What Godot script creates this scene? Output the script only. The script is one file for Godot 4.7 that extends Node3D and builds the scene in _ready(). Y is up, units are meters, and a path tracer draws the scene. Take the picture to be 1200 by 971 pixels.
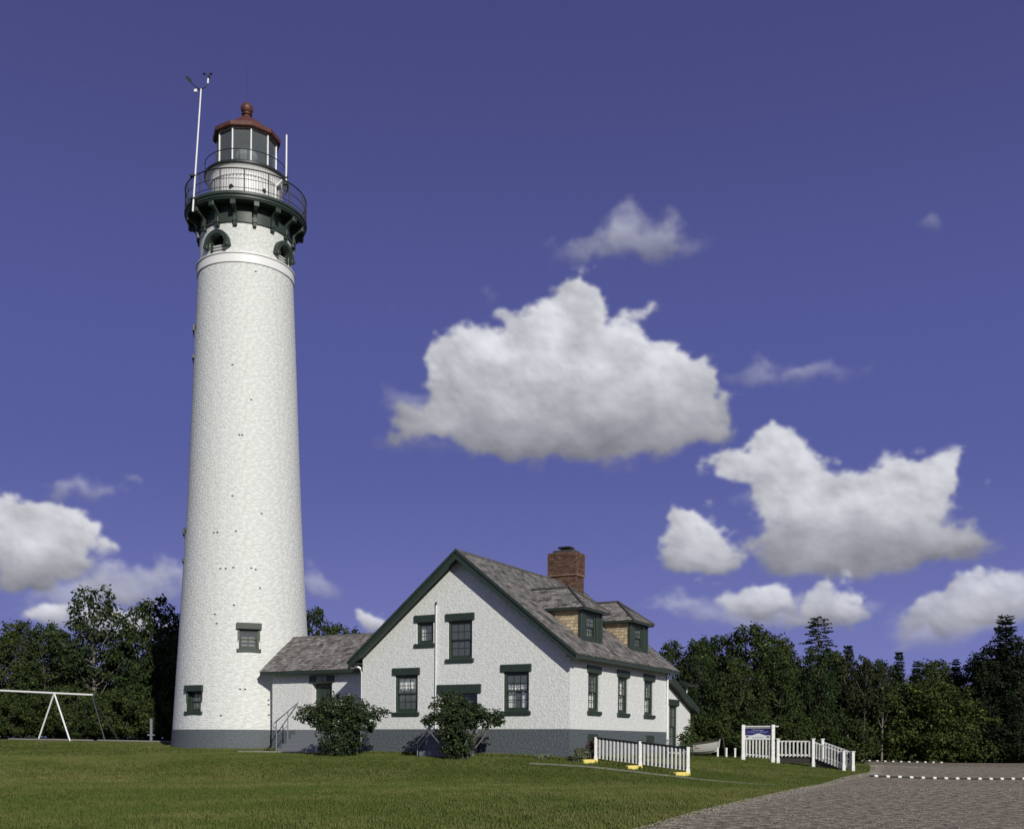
extends Node3D

# Scene: a white brick lighthouse with a keeper's house, lawn, wood and sky. y up, metres.
const EYE := 1.5
const TURN := -0.49742      # the house front is turned 28.5 degrees
const HOUSE_AT := Vector3(-5.935, 0.0, -42.935)
const HW := 9.086           # width of the house front
const HD := 9.85            # depth of the house
const RIDGE := 8.67
const PITCH := 0.81
const TOWER_AT := Vector3(-12.356, 0.0, -49.835)

var rng := RandomNumberGenerator.new()
var M := {}
var names := {}
var house_xf: Transform3D

# ------------------------------------------------------------------ helpers
func lin(r: float, g: float, b: float) -> Color:
	return Color(r, g, b).linear_to_srgb()

func mat(c: Color, rough := 0.8, metal := 0.0) -> StandardMaterial3D:
	var m := StandardMaterial3D.new()
	m.albedo_color = c
	m.roughness = rough
	m.metallic = metal
	m.cull_mode = BaseMaterial3D.CULL_DISABLED
	return m

func numbered(called: String) -> String:
	if not names.has(called):
		names[called] = 0
		return called
	names[called] += 1
	return "%s_%03d" % [called, names[called]]

func tag(o: Node, label: String, category: String, group := "", kind := "") -> void:
	if label: o.set_meta("label", label)
	if category: o.set_meta("category", category)
	if group: o.set_meta("group", group)
	if kind: o.set_meta("kind", kind)

func thing(called: String, label: String, category: String, at := Vector3.ZERO, turn := 0.0, group := "") -> Node3D:
	var o := Node3D.new()
	o.name = numbered(called)
	add_child(o)
	o.position = at
	o.rotation.y = turn
	tag(o, label, category, group)
	return o

func mb() -> SurfaceTool:
	var s := SurfaceTool.new()
	s.begin(Mesh.PRIMITIVE_TRIANGLES)
	return s

func put(called: String, s: SurfaceTool, m: Material, parent: Node, normals := true) -> MeshInstance3D:
	if normals: s.generate_normals()
	var o := MeshInstance3D.new()
	o.name = called
	o.mesh = s.commit()
	o.material_override = m
	parent.add_child(o, true)
	return o

func put_mesh(called: String, mesh: Mesh, m: Material, parent: Node) -> MeshInstance3D:
	var o := MeshInstance3D.new()
	o.name = called
	o.mesh = mesh
	o.material_override = m
	parent.add_child(o, true)
	return o

func tri(s: SurfaceTool, a: Vector3, b: Vector3, c: Vector3) -> void:
	s.set_smooth_group(-1)
	s.add_vertex(a); s.add_vertex(b); s.add_vertex(c)

# corners in order round the face, clockwise seen from outside
func quad(s: SurfaceTool, a: Vector3, b: Vector3, c: Vector3, d: Vector3) -> void:
	tri(s, a, b, c)
	tri(s, a, c, d)

func hexa(s: SurfaceTool, p: Array) -> void:
	# p: bottom ring 0..3 anticlockwise from above, top ring 4..7
	quad(s, p[4], p[7], p[6], p[5])
	quad(s, p[0], p[1], p[2], p[3])
	for i in 4:
		var j := (i + 1) % 4
		quad(s, p[i], p[i + 4], p[j + 4], p[j])

func box(s: SurfaceTool, a: Vector3, b: Vector3, x := Transform3D.IDENTITY) -> void:
	hexa(s, [x * Vector3(a.x, a.y, b.z), x * Vector3(b.x, a.y, b.z), x * Vector3(b.x, a.y, a.z), x * Vector3(a.x, a.y, a.z),
		x * Vector3(a.x, b.y, b.z), x * Vector3(b.x, b.y, b.z), x * Vector3(b.x, b.y, a.z), x * Vector3(a.x, b.y, a.z)])

# box with chamfered vertical and top edges
func bbox(s: SurfaceTool, a: Vector3, b: Vector3, c := 0.012, x := Transform3D.IDENTITY) -> void:
	var ring := func(y: float, k: float) -> Array:
		var e := c + k
		return [Vector3(a.x + k, y, a.z + e), Vector3(a.x + k, y, b.z - e), Vector3(a.x + e, y, b.z - k), Vector3(b.x - e, y, b.z - k),
			Vector3(b.x - k, y, b.z - e), Vector3(b.x - k, y, a.z + e), Vector3(b.x - e, y, a.z + k), Vector3(a.x + e, y, a.z + k)]
	var rings := [ring.call(a.y, 0.0), ring.call(b.y - c, 0.0), ring.call(b.y, c)]
	for r in 2:
		for i in 8:
			var j := (i + 1) % 8
			quad(s, x * rings[r][i], x * rings[r + 1][i], x * rings[r + 1][j], x * rings[r][j])
	for i in range(1, 7):
		tri(s, x * rings[2][0], x * rings[2][i + 1], x * rings[2][i])
		tri(s, x * rings[0][0], x * rings[0][i], x * rings[0][i + 1])

func tube(s: SurfaceTool, path: Array, radii: Array, sides := 8, caps := true) -> void:
	s.set_smooth_group(0)
	var rings := []
	for i in path.size():
		var d: Vector3 = (path[mini(i + 1, path.size() - 1)] - path[maxi(i - 1, 0)]).normalized()
		var e := d.cross(Vector3(0.31, 0.11, 0.94) if absf(d.y) > 0.9 else Vector3.UP).normalized()
		var g := d.cross(e)
		var ring := []
		for k in sides:
			var t := TAU * k / sides
			ring.append(path[i] + (e * cos(t) + g * sin(t)) * float(radii[mini(i, radii.size() - 1)]))
		rings.append(ring)
	for i in path.size() - 1:
		for k in sides:
			var j := (k + 1) % sides
			s.set_smooth_group(0)
			for v in [rings[i][k], rings[i + 1][j], rings[i + 1][k], rings[i][k], rings[i][j], rings[i + 1][j]]:
				s.add_vertex(v)
	if caps:
		for k in range(1, sides - 1):
			tri(s, rings[0][0], rings[0][k + 1], rings[0][k])
			tri(s, rings[-1][0], rings[-1][k], rings[-1][k + 1])

# lathe round the y axis; profile of Vector2(r, y) from bottom to top
func lathe(s: SurfaceTool, prof: Array, sides := 48, smooth := true, a0 := 0.0, flute := 0.0) -> void:
	for i in prof.size() - 1:
		var p: Vector2 = prof[i]
		var q: Vector2 = prof[i + 1]
		for k in sides:
			var t := a0 + TAU * k / sides
			var u := a0 + TAU * (k + 1) / sides
			var fp := flute if k % 2 else 0.0
			var a := Vector3(sin(t) * (p.x - fp), p.y, cos(t) * (p.x - fp))
			var b := Vector3(sin(t) * (q.x - fp), q.y, cos(t) * (q.x - fp))
			var c := Vector3(sin(u) * (q.x - fp), q.y, cos(u) * (q.x - fp))
			var d := Vector3(sin(u) * (p.x - fp), p.y, cos(u) * (p.x - fp))
			s.set_smooth_group((i + 1) if smooth else -1)
			if (a - d).length() < 1e-5:
				s.add_vertex(a); s.add_vertex(b); s.add_vertex(c)
			elif (b - c).length() < 1e-5:
				s.add_vertex(a); s.add_vertex(b); s.add_vertex(d)
			else:
				for v in [a, b, c, a, c, d]:
					s.add_vertex(v)

func ball(s: SurfaceTool, c: Vector3, r: Vector3, rows := 8, cols := 12) -> void:
	s.set_smooth_group(0)
	for i in rows:
		for k in cols:
			var p := func(ii: int, kk: int) -> Vector3:
				var e := -PI / 2 + PI * ii / rows
				var t := TAU * kk / cols
				return c + Vector3(cos(e) * sin(t), sin(e), cos(e) * cos(t)) * r
			for v in [p.call(i, k), p.call(i + 1, k), p.call(i + 1, k + 1), p.call(i, k), p.call(i + 1, k + 1), p.call(i, k + 1)]:
				s.add_vertex(v)

# flat prism: polygon in xy (anticlockwise), from z0 to z1
func prism(s: SurfaceTool, poly: Array, z0: float, z1: float, x := Transform3D.IDENTITY) -> void:
	var pk := PackedVector2Array(poly)
	if Geometry2D.is_polygon_clockwise(pk): pk.reverse()
	var ids := Geometry2D.triangulate_polygon(pk)
	for i in range(0, ids.size(), 3):
		var a := pk[ids[i]]
		var b := pk[ids[i + 1]]
		var c := pk[ids[i + 2]]
		if (b - a).cross(c - a) < 0:
			var t := b
			b = c
			c = t
		tri(s, x * Vector3(a.x, a.y, z1), x * Vector3(c.x, c.y, z1), x * Vector3(b.x, b.y, z1))
		tri(s, x * Vector3(a.x, a.y, z0), x * Vector3(b.x, b.y, z0), x * Vector3(c.x, c.y, z0))
	for i in pk.size():
		var a := pk[i]
		var b := pk[(i + 1) % pk.size()]
		quad(s, x * Vector3(a.x, a.y, z0), x * Vector3(a.x, a.y, z1), x * Vector3(b.x, b.y, z1), x * Vector3(b.x, b.y, z0))

# upright wall with window holes: convex outline in the wall's own xy plane, z 0 outside and -thick inside
func wall(s: SurfaceTool, outline: Array, holes: Array, thick: float, x: Transform3D) -> void:
	var ys := []
	for p in outline: ys.append(p.y)
	for h in holes: ys.append_array([h.position.y, h.end.y])
	ys.sort()
	for side in 2:
		var z := -thick * side
		for i in ys.size() - 1:
			var y0: float = ys[i]
			var y1: float = ys[i + 1]
			if y1 - y0 < 1e-4: continue
			var lo := span_at(outline, y0 + 1e-5)
			var hi := span_at(outline, y1 - 1e-5)
			var cuts := []
			for h in holes:
				if h.position.y < y0 + 1e-4 and h.end.y > y1 - 1e-4:
					cuts.append([h.position.x, h.end.x])
			cuts.sort()
			var l0 := lo.x
			var l1 := hi.x
			for c in cuts + [[INF, INF]]:
				var r0 := minf(c[0], lo.y)
				var r1 := minf(c[0], hi.y)
				var q := [x * Vector3(l0, y0, z), x * Vector3(l1, y1, z), x * Vector3(r1, y1, z), x * Vector3(r0, y0, z)]
				if side: q.reverse()
				quad(s, q[0], q[1], q[2], q[3])
				l0 = c[1]
				l1 = c[1]
	for h in holes:
		var a := [Vector2(h.position.x, h.position.y), Vector2(h.end.x, h.position.y), Vector2(h.end.x, h.end.y), Vector2(h.position.x, h.end.y)]
		for i in 4:
			var p: Vector2 = a[i]
			var q: Vector2 = a[(i + 1) % 4]
			quad(s, x * Vector3(p.x, p.y, 0), x * Vector3(q.x, q.y, 0), x * Vector3(q.x, q.y, -thick), x * Vector3(p.x, p.y, -thick))

func span_at(outline: Array, y: float) -> Vector2:
	var r := Vector2(INF, -INF)
	for i in outline.size():
		var a: Vector2 = outline[i]
		var b: Vector2 = outline[(i + 1) % outline.size()]
		if (a.y <= y) != (b.y <= y):
			var v := a.x + (b.x - a.x) * (y - a.y) / (b.y - a.y)
			r = Vector2(minf(r.x, v), maxf(r.y, v))
	return r

func noise_tex(freq: float, lo: Color, hi: Color, size := 512, oct := 5, sd := 1, normal := 0.0) -> NoiseTexture2D:
	var n := FastNoiseLite.new()
	n.noise_type = FastNoiseLite.TYPE_SIMPLEX_SMOOTH
	n.frequency = freq
	n.fractal_octaves = oct
	n.seed = sd
	var t := NoiseTexture2D.new()
	t.noise = n
	t.width = size
	t.height = size
	t.seamless = true
	if normal > 0.0:
		t.as_normal_map = true
		t.bump_strength = normal
	else:
		var g := Gradient.new()
		g.set_color(0, lo)
		g.set_color(1, hi)
		t.color_ramp = g
	return t

# relief of painted brickwork, 2 m x 2 m: courses, joints, uneven faces
func brick_relief() -> ImageTexture:
	var n := 512
	var im := Image.create(n, n, false, Image.FORMAT_L8)
	var fine := FastNoiseLite.new()
	fine.frequency = 0.035
	fine.fractal_octaves = 4
	fine.seed = 4
	var data := PackedByteArray()
	data.resize(n * n)
	var rows := 26
	var r := RandomNumberGenerator.new()
	r.seed = 5
	var tone := []
	for i in rows * 10: tone.append(r.randf_range(-0.10, 0.10))
	for y in n:
		var cy := float(y) / n * rows
		var row := int(cy)
		var fy := cy - row
		for x in n:
			var cx := float(x) / n * 9.0 + (0.5 if row % 2 else 0.0)
			var col := int(cx) % 9
			var fx := cx - floorf(cx)
			var w: float = fine.get_noise_2d(x, y) * 0.75
			var e: float = minf(minf(fy, 1.0 - fy) * 0.077, minf(fx, 1.0 - fx) * 0.222)
			var h: float = 0.62 + tone[row * 10 + col] + w - (0.24 + w * 0.2) * (1.0 - smoothstep(0.003, 0.014, e))
			data[y * n + x] = int(clampf(h, 0.0, 1.0) * 255.0)
	im.set_data(n, n, false, Image.FORMAT_L8, data)
	return ImageTexture.create_from_image(im)

# ------------------------------------------------------------------ ground
var ctrl := PackedVector3Array([   # x, height, z
	Vector3(-12, 1.1, -46.5), Vector3(-15.7, 1.2, -49.8), Vector3(-12.4, 1.2, -50), Vector3(-9, 1.08, -45), Vector3(-5.9, 1.03, -42.6),
	Vector3(2.1, 1.04, -38.5), Vector3(2.4, 1.10, -39.2), Vector3(0.5, 1.06, -39.2), Vector3(3.4, 1.10, -40.4), Vector3(1.2, 0.98, -38.2), Vector3(-1.9, 0.98, -38.8), Vector3(-6.46, 1.0, -40.6), Vector3(5, 0.98, -44), Vector3(7.7, 1.1, -46.7), Vector3(0, 1.05, -46), Vector3(2, 1.1, -52),
	Vector3(2.94, 0.81, -38), Vector3(4.38, 0.56, -37), Vector3(5.85, 0.37, -36), Vector3(8.5, 0.6, -42), Vector3(10.5, 0.86, -49.3), Vector3(11.7, 0.72, -48.6),
	Vector3(13.2, 0.52, -47.6), Vector3(14.3, 0.28, -46.4), Vector3(10.2, 0.95, -57.5), Vector3(14, 0.75, -54), Vector3(9, 0.5, -41),
	Vector3(-23.5, 1.46, -59), Vector3(-28, 1.5, -60), Vector3(-20.6, 1.46, -62), Vector3(-36, 1.6, -60), Vector3(-18, 1.3, -55),
	Vector3(-30, 1.7, -75), Vector3(-5, 1.5, -75), Vector3(15, 0.9, -72), Vector3(25, 0.4, -66), Vector3(35, 0.42, -68), Vector3(45, 0.4, -62),
	Vector3(0, 0.22, -33), Vector3(-6, 0.22, -33), Vector3(-13, 0.2, -33), Vector3(-25, 0.22, -33), Vector3(6, 0.12, -33), Vector3(-25, 0.85, -46), Vector3(-17, 0.75, -42), Vector3(-38, 0.9, -46),
	Vector3(0, 0, -15), Vector3(0, 0, 0), Vector3(-20, 0, -15), Vector3(20, 0, -15), Vector3(-40, 0, -20), Vector3(10, 0, -24), Vector3(-10, 0.02, -24), Vector3(-26, 0.02, -24), Vector3(40, 0, -30),
	Vector3(10, 0.02, -36.6), Vector3(15.3, 0.12, -47.5), Vector3(19, 0.08, -45), Vector3(25, 0.1, -50), Vector3(20, 0.3, -58), Vector3(30, 0.22, -58), Vector3(16, 0.02, -38),
	Vector3(0, 1.2, -110), Vector3(-70, 1.5, -60), Vector3(-60, 1.2, -110), Vector3(70, 0.4, -60), Vector3(60, 0.6, -110), Vector3(-80, 0, 0), Vector3(80, 0, 0)])

func height(x: float, z: float) -> float:
	var a := 0.0
	var b := 0.0
	for c in ctrl:
		var d := (c.x - x) * (c.x - x) + (c.z - z) * (c.z - z) + 0.6
		var w := 1.0 / (d * d)
		a += w * c.y
		b += w
	return a / b

var hgrid := PackedFloat32Array()
const GX0 := -60.0
const GZ0 := -112.0
const GN := 241
func ground_y(x: float, z: float) -> float:
	var u := clampf((x - GX0) * 2.0, 0.0, GN - 1.001)
	var v := clampf((z - GZ0) * 2.0, 0.0, GN - 1.001)
	var i := int(u)
	var j := int(v)
	var fu := u - i
	var fv := v - j
	var k := j * GN + i
	return lerpf(lerpf(hgrid[k], hgrid[k + 1], fu), lerpf(hgrid[k + GN], hgrid[k + GN + 1], fu), fv)

const ROAD_EDGE := [Vector2(-1.5, -10.0), Vector2(2.7, -19.0), Vector2(9.36, -33.35), Vector2(11.66, -38.3), Vector2(14.18, -43.0), Vector2(15.5, -46.2), Vector2(16.7, -49.7), Vector2(18.6, -55.5), Vector2(20.3, -62.0), Vector2(19.6, -64.5), Vector2(18.0, -66.0)]
func road_left(z: float) -> float:
	for i in ROAD_EDGE.size() - 1:
		if z <= ROAD_EDGE[i].y and z >= ROAD_EDGE[i + 1].y:
			return lerpf(ROAD_EDGE[i].x, ROAD_EDGE[i + 1].x, (z - ROAD_EDGE[i].y) / (ROAD_EDGE[i + 1].y - ROAD_EDGE[i].y))
	return 1e6 if z < -66.0 else -1.0

func sheet(pts: Array, lift: float) -> SurfaceTool:   # pts: rows of points (x, z)
	var s := mb()
	for i in pts.size() - 1:
		for k in pts[i].size() - 1:
			s.set_smooth_group(0)
			for p in [pts[i][k], pts[i + 1][k], pts[i + 1][k + 1], pts[i][k], pts[i + 1][k + 1], pts[i][k + 1]]:
				s.add_vertex(Vector3(p.x, ground_y(p.x, p.y) + lift, p.y))
	return s

func make_ground() -> void:
	hgrid.resize(GN * GN)
	for j in GN:
		for i in GN:
			hgrid[j * GN + i] = height(GX0 + i * 0.5, GZ0 + j * 0.5)
	for pass_n in 3:   # soften the lawn's slopes
		for way in 2:
			var st := 1 if way == 0 else GN
			var ot := GN if way == 0 else 1
			for j in GN:
				var line := PackedFloat32Array()
				line.resize(GN)
				for i in GN: line[i] = hgrid[j * ot + i * st]
				var sum := 0.0
				for k in range(-4, 5): sum += line[clampi(k, 0, GN - 1)]
				for i in GN:
					hgrid[j * ot + i * st] = sum / 9.0
					sum += line[mini(i + 5, GN - 1)] - line[maxi(i - 4, 0)]
	var xs := [-3000.0, -800.0, -250.0, -120.0]
	for i in 121: xs.append(GX0 + i)
	xs.append_array([120.0, 250.0, 800.0, 3000.0])
	var zs := [-3000.0, -800.0, -300.0, -160.0]
	for i in 121: zs.append(GZ0 + i)
	zs.append_array([60.0, 200.0, 800.0, 3000.0])
	var g := mb()
	var nx := xs.size()
	for z in zs:
		for x in xs:
			g.set_smooth_group(0)
			g.set_uv(Vector2(x, z))
			g.add_vertex(Vector3(x, ground_y(x, z), z))
	for j in zs.size() - 1:
		for i in nx - 1:
			var k := j * nx + i
			for v in [k, k + 1, k + nx + 1, k, k + nx + 1, k + nx]: g.add_index(v)
	tag(put("ground", g, M.soil_grass, self), "mown green lawn rising to the lighthouse and house", "", "", "structure")
	var rows := []
	var z := -10.0
	while z >= -66.01:
		var l := road_left(z)
		var row := []
		for k in 41: row.append(Vector2(lerpf(l, 58.0, k / 40.0), z))
		rows.append(row)
		z -= 1.0
	rows.reverse()
	tag(put("road", sheet(rows, 0.03), M.road, self), "pale worn gravel road beside the lawn", "", "", "structure")
	# concrete walk that comes round the house corner and passes the picket fence
	var walk := [Vector2(0.6, -36.95), Vector2(2.6, -36.6), Vector2(4.2, -35.9), Vector2(5.8, -35.1), Vector2(7.4, -34.3), Vector2(8.6, -33.9)]
	rows = []
	for i in walk.size() - 1:
		for k in 4:
			var p: Vector2 = walk[i].lerp(walk[i + 1], k / 4.0)
			var n: Vector2 = (walk[i + 1] - walk[i]).normalized().orthogonal() * 0.24
			rows.append([p - n, p, p + n])
	tag(put("path", sheet(rows, 0.016), M.concrete, self), "narrow pale concrete walk in front of the picket fence", "", "", "structure")
	var slab := mb()
	for k in 3:
		bbox(slab, Vector3(-5.3 + k * 1.21, 0.7, 0.20), Vector3(-4.1 + k * 1.21, 1.10, 1.35), 0.015, house_xf)
	tag(put("pavement", slab, M.concrete, self), "pale concrete slabs before the passage steps", "", "", "structure")
	rows = []
	for i in 13:
		var row := []
		for k in 13: row.append(Vector2(-29.0 + 11.5 * k / 12.0, -64.5 + 6.0 * i / 12.0))
		rows.append(row)
	tag(put("sand_pit", sheet(rows, 0.02), M.sand, self), "grey sand under the swings beside the lawn", "", "", "structure")

func make_grass() -> void:
	var blade := mb()
	var r := RandomNumberGenerator.new()
	r.seed = 21
	for k in 9:
		var t := r.randf() * TAU
		var p := Vector3(r.randf_range(-0.09, 0.09), -0.01, r.randf_range(-0.09, 0.09))
		var w := Vector3(cos(t), 0, sin(t)) * 0.008
		var top := p + Vector3(r.randf_range(-0.03, 0.03), r.randf_range(0.035, 0.075), r.randf_range(-0.03, 0.03))
		tri(blade, p - w, top, p + w)
	blade.generate_normals()
	var mesh := blade.commit()
	mesh.surface_set_material(0, M.blade)
	var spots := []
	var tone := FastNoiseLite.new()
	tone.seed = 9
	tone.frequency = 0.35
	tone.fractal_octaves = 4
	var z := -16.0
	while z > -62.0:
		var step := 0.115 + (0.075 if z < -44.0 else 0.0)
		var half := -z * 0.5 + 1.5
		var x := -half
		while x < half:
			var px := x + r.randf_range(-0.09, 0.09)
			var pz := z + r.randf_range(-0.09, 0.09)
			x += step
			if px > road_left(pz) - 0.1: continue
			var l := house_xf.affine_inverse() * Vector3(px, 0, pz)
			if l.x > -5.8 and l.x < 10.2 and l.z < 0.02: continue
			if Vector2(px - TOWER_AT.x, pz - TOWER_AT.z).length() < 3.25: continue
			if px > -29 and px < -17.5 and pz < -58.5: continue
			spots.append(Vector2(px, pz))
		z -= step
	var lawn := spots.size()
	for i in 2600:   # unmown fringe at the foot of walls and posts
		var u := r.randf()
		var q := Vector3.ZERO
		if u < 0.45: q = house_xf * Vector3(r.randf_range(-0.2, HW + 0.2), 0, absf(r.randfn()) * 0.10 + 0.03)
		elif u < 0.60: q = house_xf * Vector3(HW + 0.03 + absf(r.randfn()) * 0.10, 0, -r.randf() * 12.0)
		elif u < 0.72: q = house_xf * Vector3(r.randf_range(-5.7, -4.4), 0, -1.28 + absf(r.randfn()) * 0.10)
		elif u < 0.92:
			var t := deg_to_rad(r.randf_range(-100.0, 100.0))
			q = TOWER_AT + Vector3(sin(t), 0, cos(t)) * (3.24 + absf(r.randfn()) * 0.10)
		else:
			var v := r.randf()
			q = Vector3(2.9 + v * 3.0 + r.randfn() * 0.08, 0, -38.0 + v * 2.0 + r.randfn() * 0.08)
		spots.append(Vector2(q.x, q.z))
	var mm := MultiMesh.new()
	mm.transform_format = MultiMesh.TRANSFORM_3D
	mm.use_colors = true
	mm.mesh = mesh
	mm.instance_count = spots.size()
	for i in spots.size():
		var p: Vector2 = spots[i]
		var k := r.randf_range(0.7, 1.25) if i < lawn else r.randf_range(1.3, 2.8)
		mm.set_instance_transform(i, Transform3D(Basis(Vector3.UP, r.randf() * TAU).scaled(Vector3(k, k, k)), Vector3(p.x, ground_y(p.x, p.y), p.y)))
		var v: float = tone.get_noise_2d(p.x, p.y)
		var dry: float = clampf(0.35 + v * 0.8 + tone.get_noise_2d(p.x * 0.12 + 50.0, p.y * 0.3) * 0.7 + r.randf_range(-0.25, 0.25), 0.0, 1.0)
		mm.set_instance_color(i, Color(0.090, 0.120, 0.030).lerp(Color(0.168, 0.172, 0.060), dry))
	var o := MultiMeshInstance3D.new()
	o.name = "grass"
	o.multimesh = mm
	add_child(o)
	tag(o, "short mown grass of the lawn", "grass", "", "stuff")
	print("grass ", spots.size())

func make_gravel() -> void:
	var s := mb()
	var r := RandomNumberGenerator.new()
	r.seed = 44
	var pts := [Vector3(0, 0.5, 0), Vector3(0.9, 0, 0.2), Vector3(0.1, 0.05, 0.8), Vector3(-0.8, 0, 0.1), Vector3(0, 0, -0.7), Vector3(0.4, 0.38, -0.3)]
	for f in [[0, 1, 2], [0, 2, 3], [0, 3, 4], [5, 4, 1], [0, 5, 1], [0, 4, 5]]:
		tri(s, pts[f[0]], pts[f[2]], pts[f[1]])
	s.generate_normals()
	var mesh := s.commit()
	mesh.surface_set_material(0, M.pebble)
	var mm := MultiMesh.new()
	mm.transform_format = MultiMesh.TRANSFORM_3D
	mm.use_colors = true
	mm.mesh = mesh
	var spots := []
	for i in 60000:
		var z := -14.0 - 46.0 * r.randf()
		var x := road_left(z) + (r.randf() * (-z * 0.55 + 3.0 - road_left(z)) if r.randf() < 0.8 else absf(r.randfn()) * 0.35 - 0.25)
		spots.append(Vector2(x, z))
	mm.instance_count = spots.size()
	for i in spots.size():
		var p: Vector2 = spots[i]
		var k := r.randf_range(0.008, 0.026)
		mm.set_instance_transform(i, Transform3D(Basis(Vector3.UP, r.randf() * TAU).scaled(Vector3(k, k, k)), Vector3(p.x, ground_y(p.x, p.y) + 0.028, p.y)))
		var v := r.randf_range(0.14, 0.42)
		mm.set_instance_color(i, Color(v, v * 0.9, v * 0.72))
	var o := MultiMeshInstance3D.new()
	o.name = "gravel"
	o.multimesh = mm
	add_child(o)
	tag(o, "loose pale gravel scattered over the road", "gravel", "", "stuff")

# ------------------------------------------------------------------ sky
# cumulus clouds: opacity, then azimuth, elevation, half width and half height of each lobe in degrees
const CLOUDS := [
	[0.42, [16.61, 9.3, 4.83, 1.01, 21.05, 9.5, 2.32, 0.9, 13.23, 11.76, 1.69, 1.68]],
	[0.45, [8.91, 7.23, 3.48, 0.7, 12.4, 6.56, 3.81, 0.78, 15.79, 6.78, 2.88, 1.11]],
	[0.50, [22.24, 6.15, 2.65, 1.07, 24.14, 6.48, 2.21, 1.22, 20.68, 4.95, 1.95, 0.92]],
	[0.45, [-20.74, 7.44, 3.63, 0.99, -23.07, 6.69, 3.12, 0.9]],
	[0.30, [3.91, 24.33, 2.69, 0.52, 8.81, 24.52, 1.75, 0.73]],
	[0.30, [-4.59, 15.34, 3.15, 0.66, -5.5, 17.38, 1.8, 0.81]],
	[0.28, [12.33, 18.36, 2.14, 0.64, 15.31, 18.36, 2.48, 0.54]],
	[0.97, [3.92, 22.43, 1.12, 1.07, 2.81, 20.89, 2.33, 1.56, -0.11, 19.31, 3.38, 2.3, -3.04, 19.47, 1.89, 1.35, 5.29, 19.06, 3.33, 2.57, 2.16, 17.07, 4.7, 2.36, 8.19, 17.96, 2.19, 1.92, 9.73, 16.89, 1.23, 1.93, 4.41, 15.8, 5.77, 1.49, -6.03, 16.54, 1.34, 0.98, -2.35, 17.46, 2.48, 1.62, -0.54, 15.4, 2.6, 0.8, -4.4, 16.3, 1.6, 0.8, 8.0, 15.9, 2.4, 1.3]],
	[0.5, [6.58, 25.9, 1.87, 1.01, 7.7, 24.68, 2.2, 0.88, 3.91, 24.44, 2.02, 0.45, 5.92, 24.64, 1.78, 0.74]],
	[0.95, [13.63, 15.27, 1.3, 0.93, 11.84, 14.0, 1.6, 1.05, 14.28, 13.38, 2.21, 1.9, 15.76, 12.06, 2.42, 1.9, 17.42, 10.94, 3.55, 2.13, 15.77, 9.76, 3.37, 1.54, 21.03, 12.86, 1.73, 1.38, 19.93, 11.41, 2.3, 2.23, 18.66, 9.42, 4.17, 1.2, 21.83, 9.66, 1.8, 0.66]],
	[0.95, [8.75, 11.48, 1.13, 1.08, 9.42, 10.18, 1.94, 1.58, 10.65, 9.29, 1.93, 0.99]],
	[0.85, [12.18, 7.43, 1.8, 0.96, 13.47, 7.06, 1.27, 0.77]],
	[0.85, [16.2, 7.41, 1.41, 1.11, 15.88, 6.48, 2.06, 0.86, 17.45, 6.73, 0.98, 0.77]],
	[0.8, [22.54, 7.58, 1.14, 0.9, 23.19, 6.65, 1.7, 1.14, 21.26, 6.31, 2.01, 1.0, 24.7, 7.06, 1.83, 1.53]],
	[1.0, [-22.51, 10.39, 1.48, 1.13, -23.46, 9.31, 2.39, 1.68, -24.6, 10.42, 1.89, 1.42, -24.21, 7.8, 2.87, 1.05]],
	[0.6, [-20.43, 7.87, 2.33, 1.0, -18.14, 8.08, 1.85, 0.84, -19.55, 7.09, 2.44, 0.58]],
	[0.45, [-23.1, 11.94, 0.85, 0.56, -20.77, 12.19, 2.2, 0.64, -18.98, 12.9, 0.81, 0.41]],
	[0.85, [-7.57, 6.37, 1.16, 0.62, -5.88, 6.0, 1.34, 0.54]],
	[0.85, [-22.68, 6.02, 3.14, 0.82, -19.54, 5.83, 2.03, 0.75]],
	[0.35, [-9.65, 7.9, 1.23, 0.96, -10.53, 8.31, 0.61, 1.13]],
	[0.16, [14.04, 18.25, 2.1, 0.71]],
	[0.22, [21.04, 24.31, 0.55, 0.42]],
	[0.16, [-1.26, 22.45, 0.72, 0.54]]]
const SKY_LOW := Vector3(0.20, 0.222, 0.515)
const SKY_MID := Vector3(0.093, 0.110, 0.335)
const SKY_HIGH := Vector3(0.060, 0.066, 0.205)

func air(el: float) -> Vector3:
	if el < 17.0: return SKY_LOW.lerp(SKY_MID, smoothstep(-2.0, 17.0, el))
	return SKY_MID.lerp(SKY_HIGH, smoothstep(15.0, 36.0, el))

func enc(v: float) -> float:
	var c := clampf(v, 0.0, 1.0)
	return 255.0 * (c * 12.92 if c < 0.0031308 else 1.055 * pow(c, 1.0 / 2.4) - 0.055)

func to8(v: float) -> int:
	var c := clampf(v, 0.0, 1.0)
	var e := c * 12.92 if c < 0.0031308 else 1.055 * pow(c, 1.0 / 2.4) - 0.055
	return int(e * 255.0 + 0.5)

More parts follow.
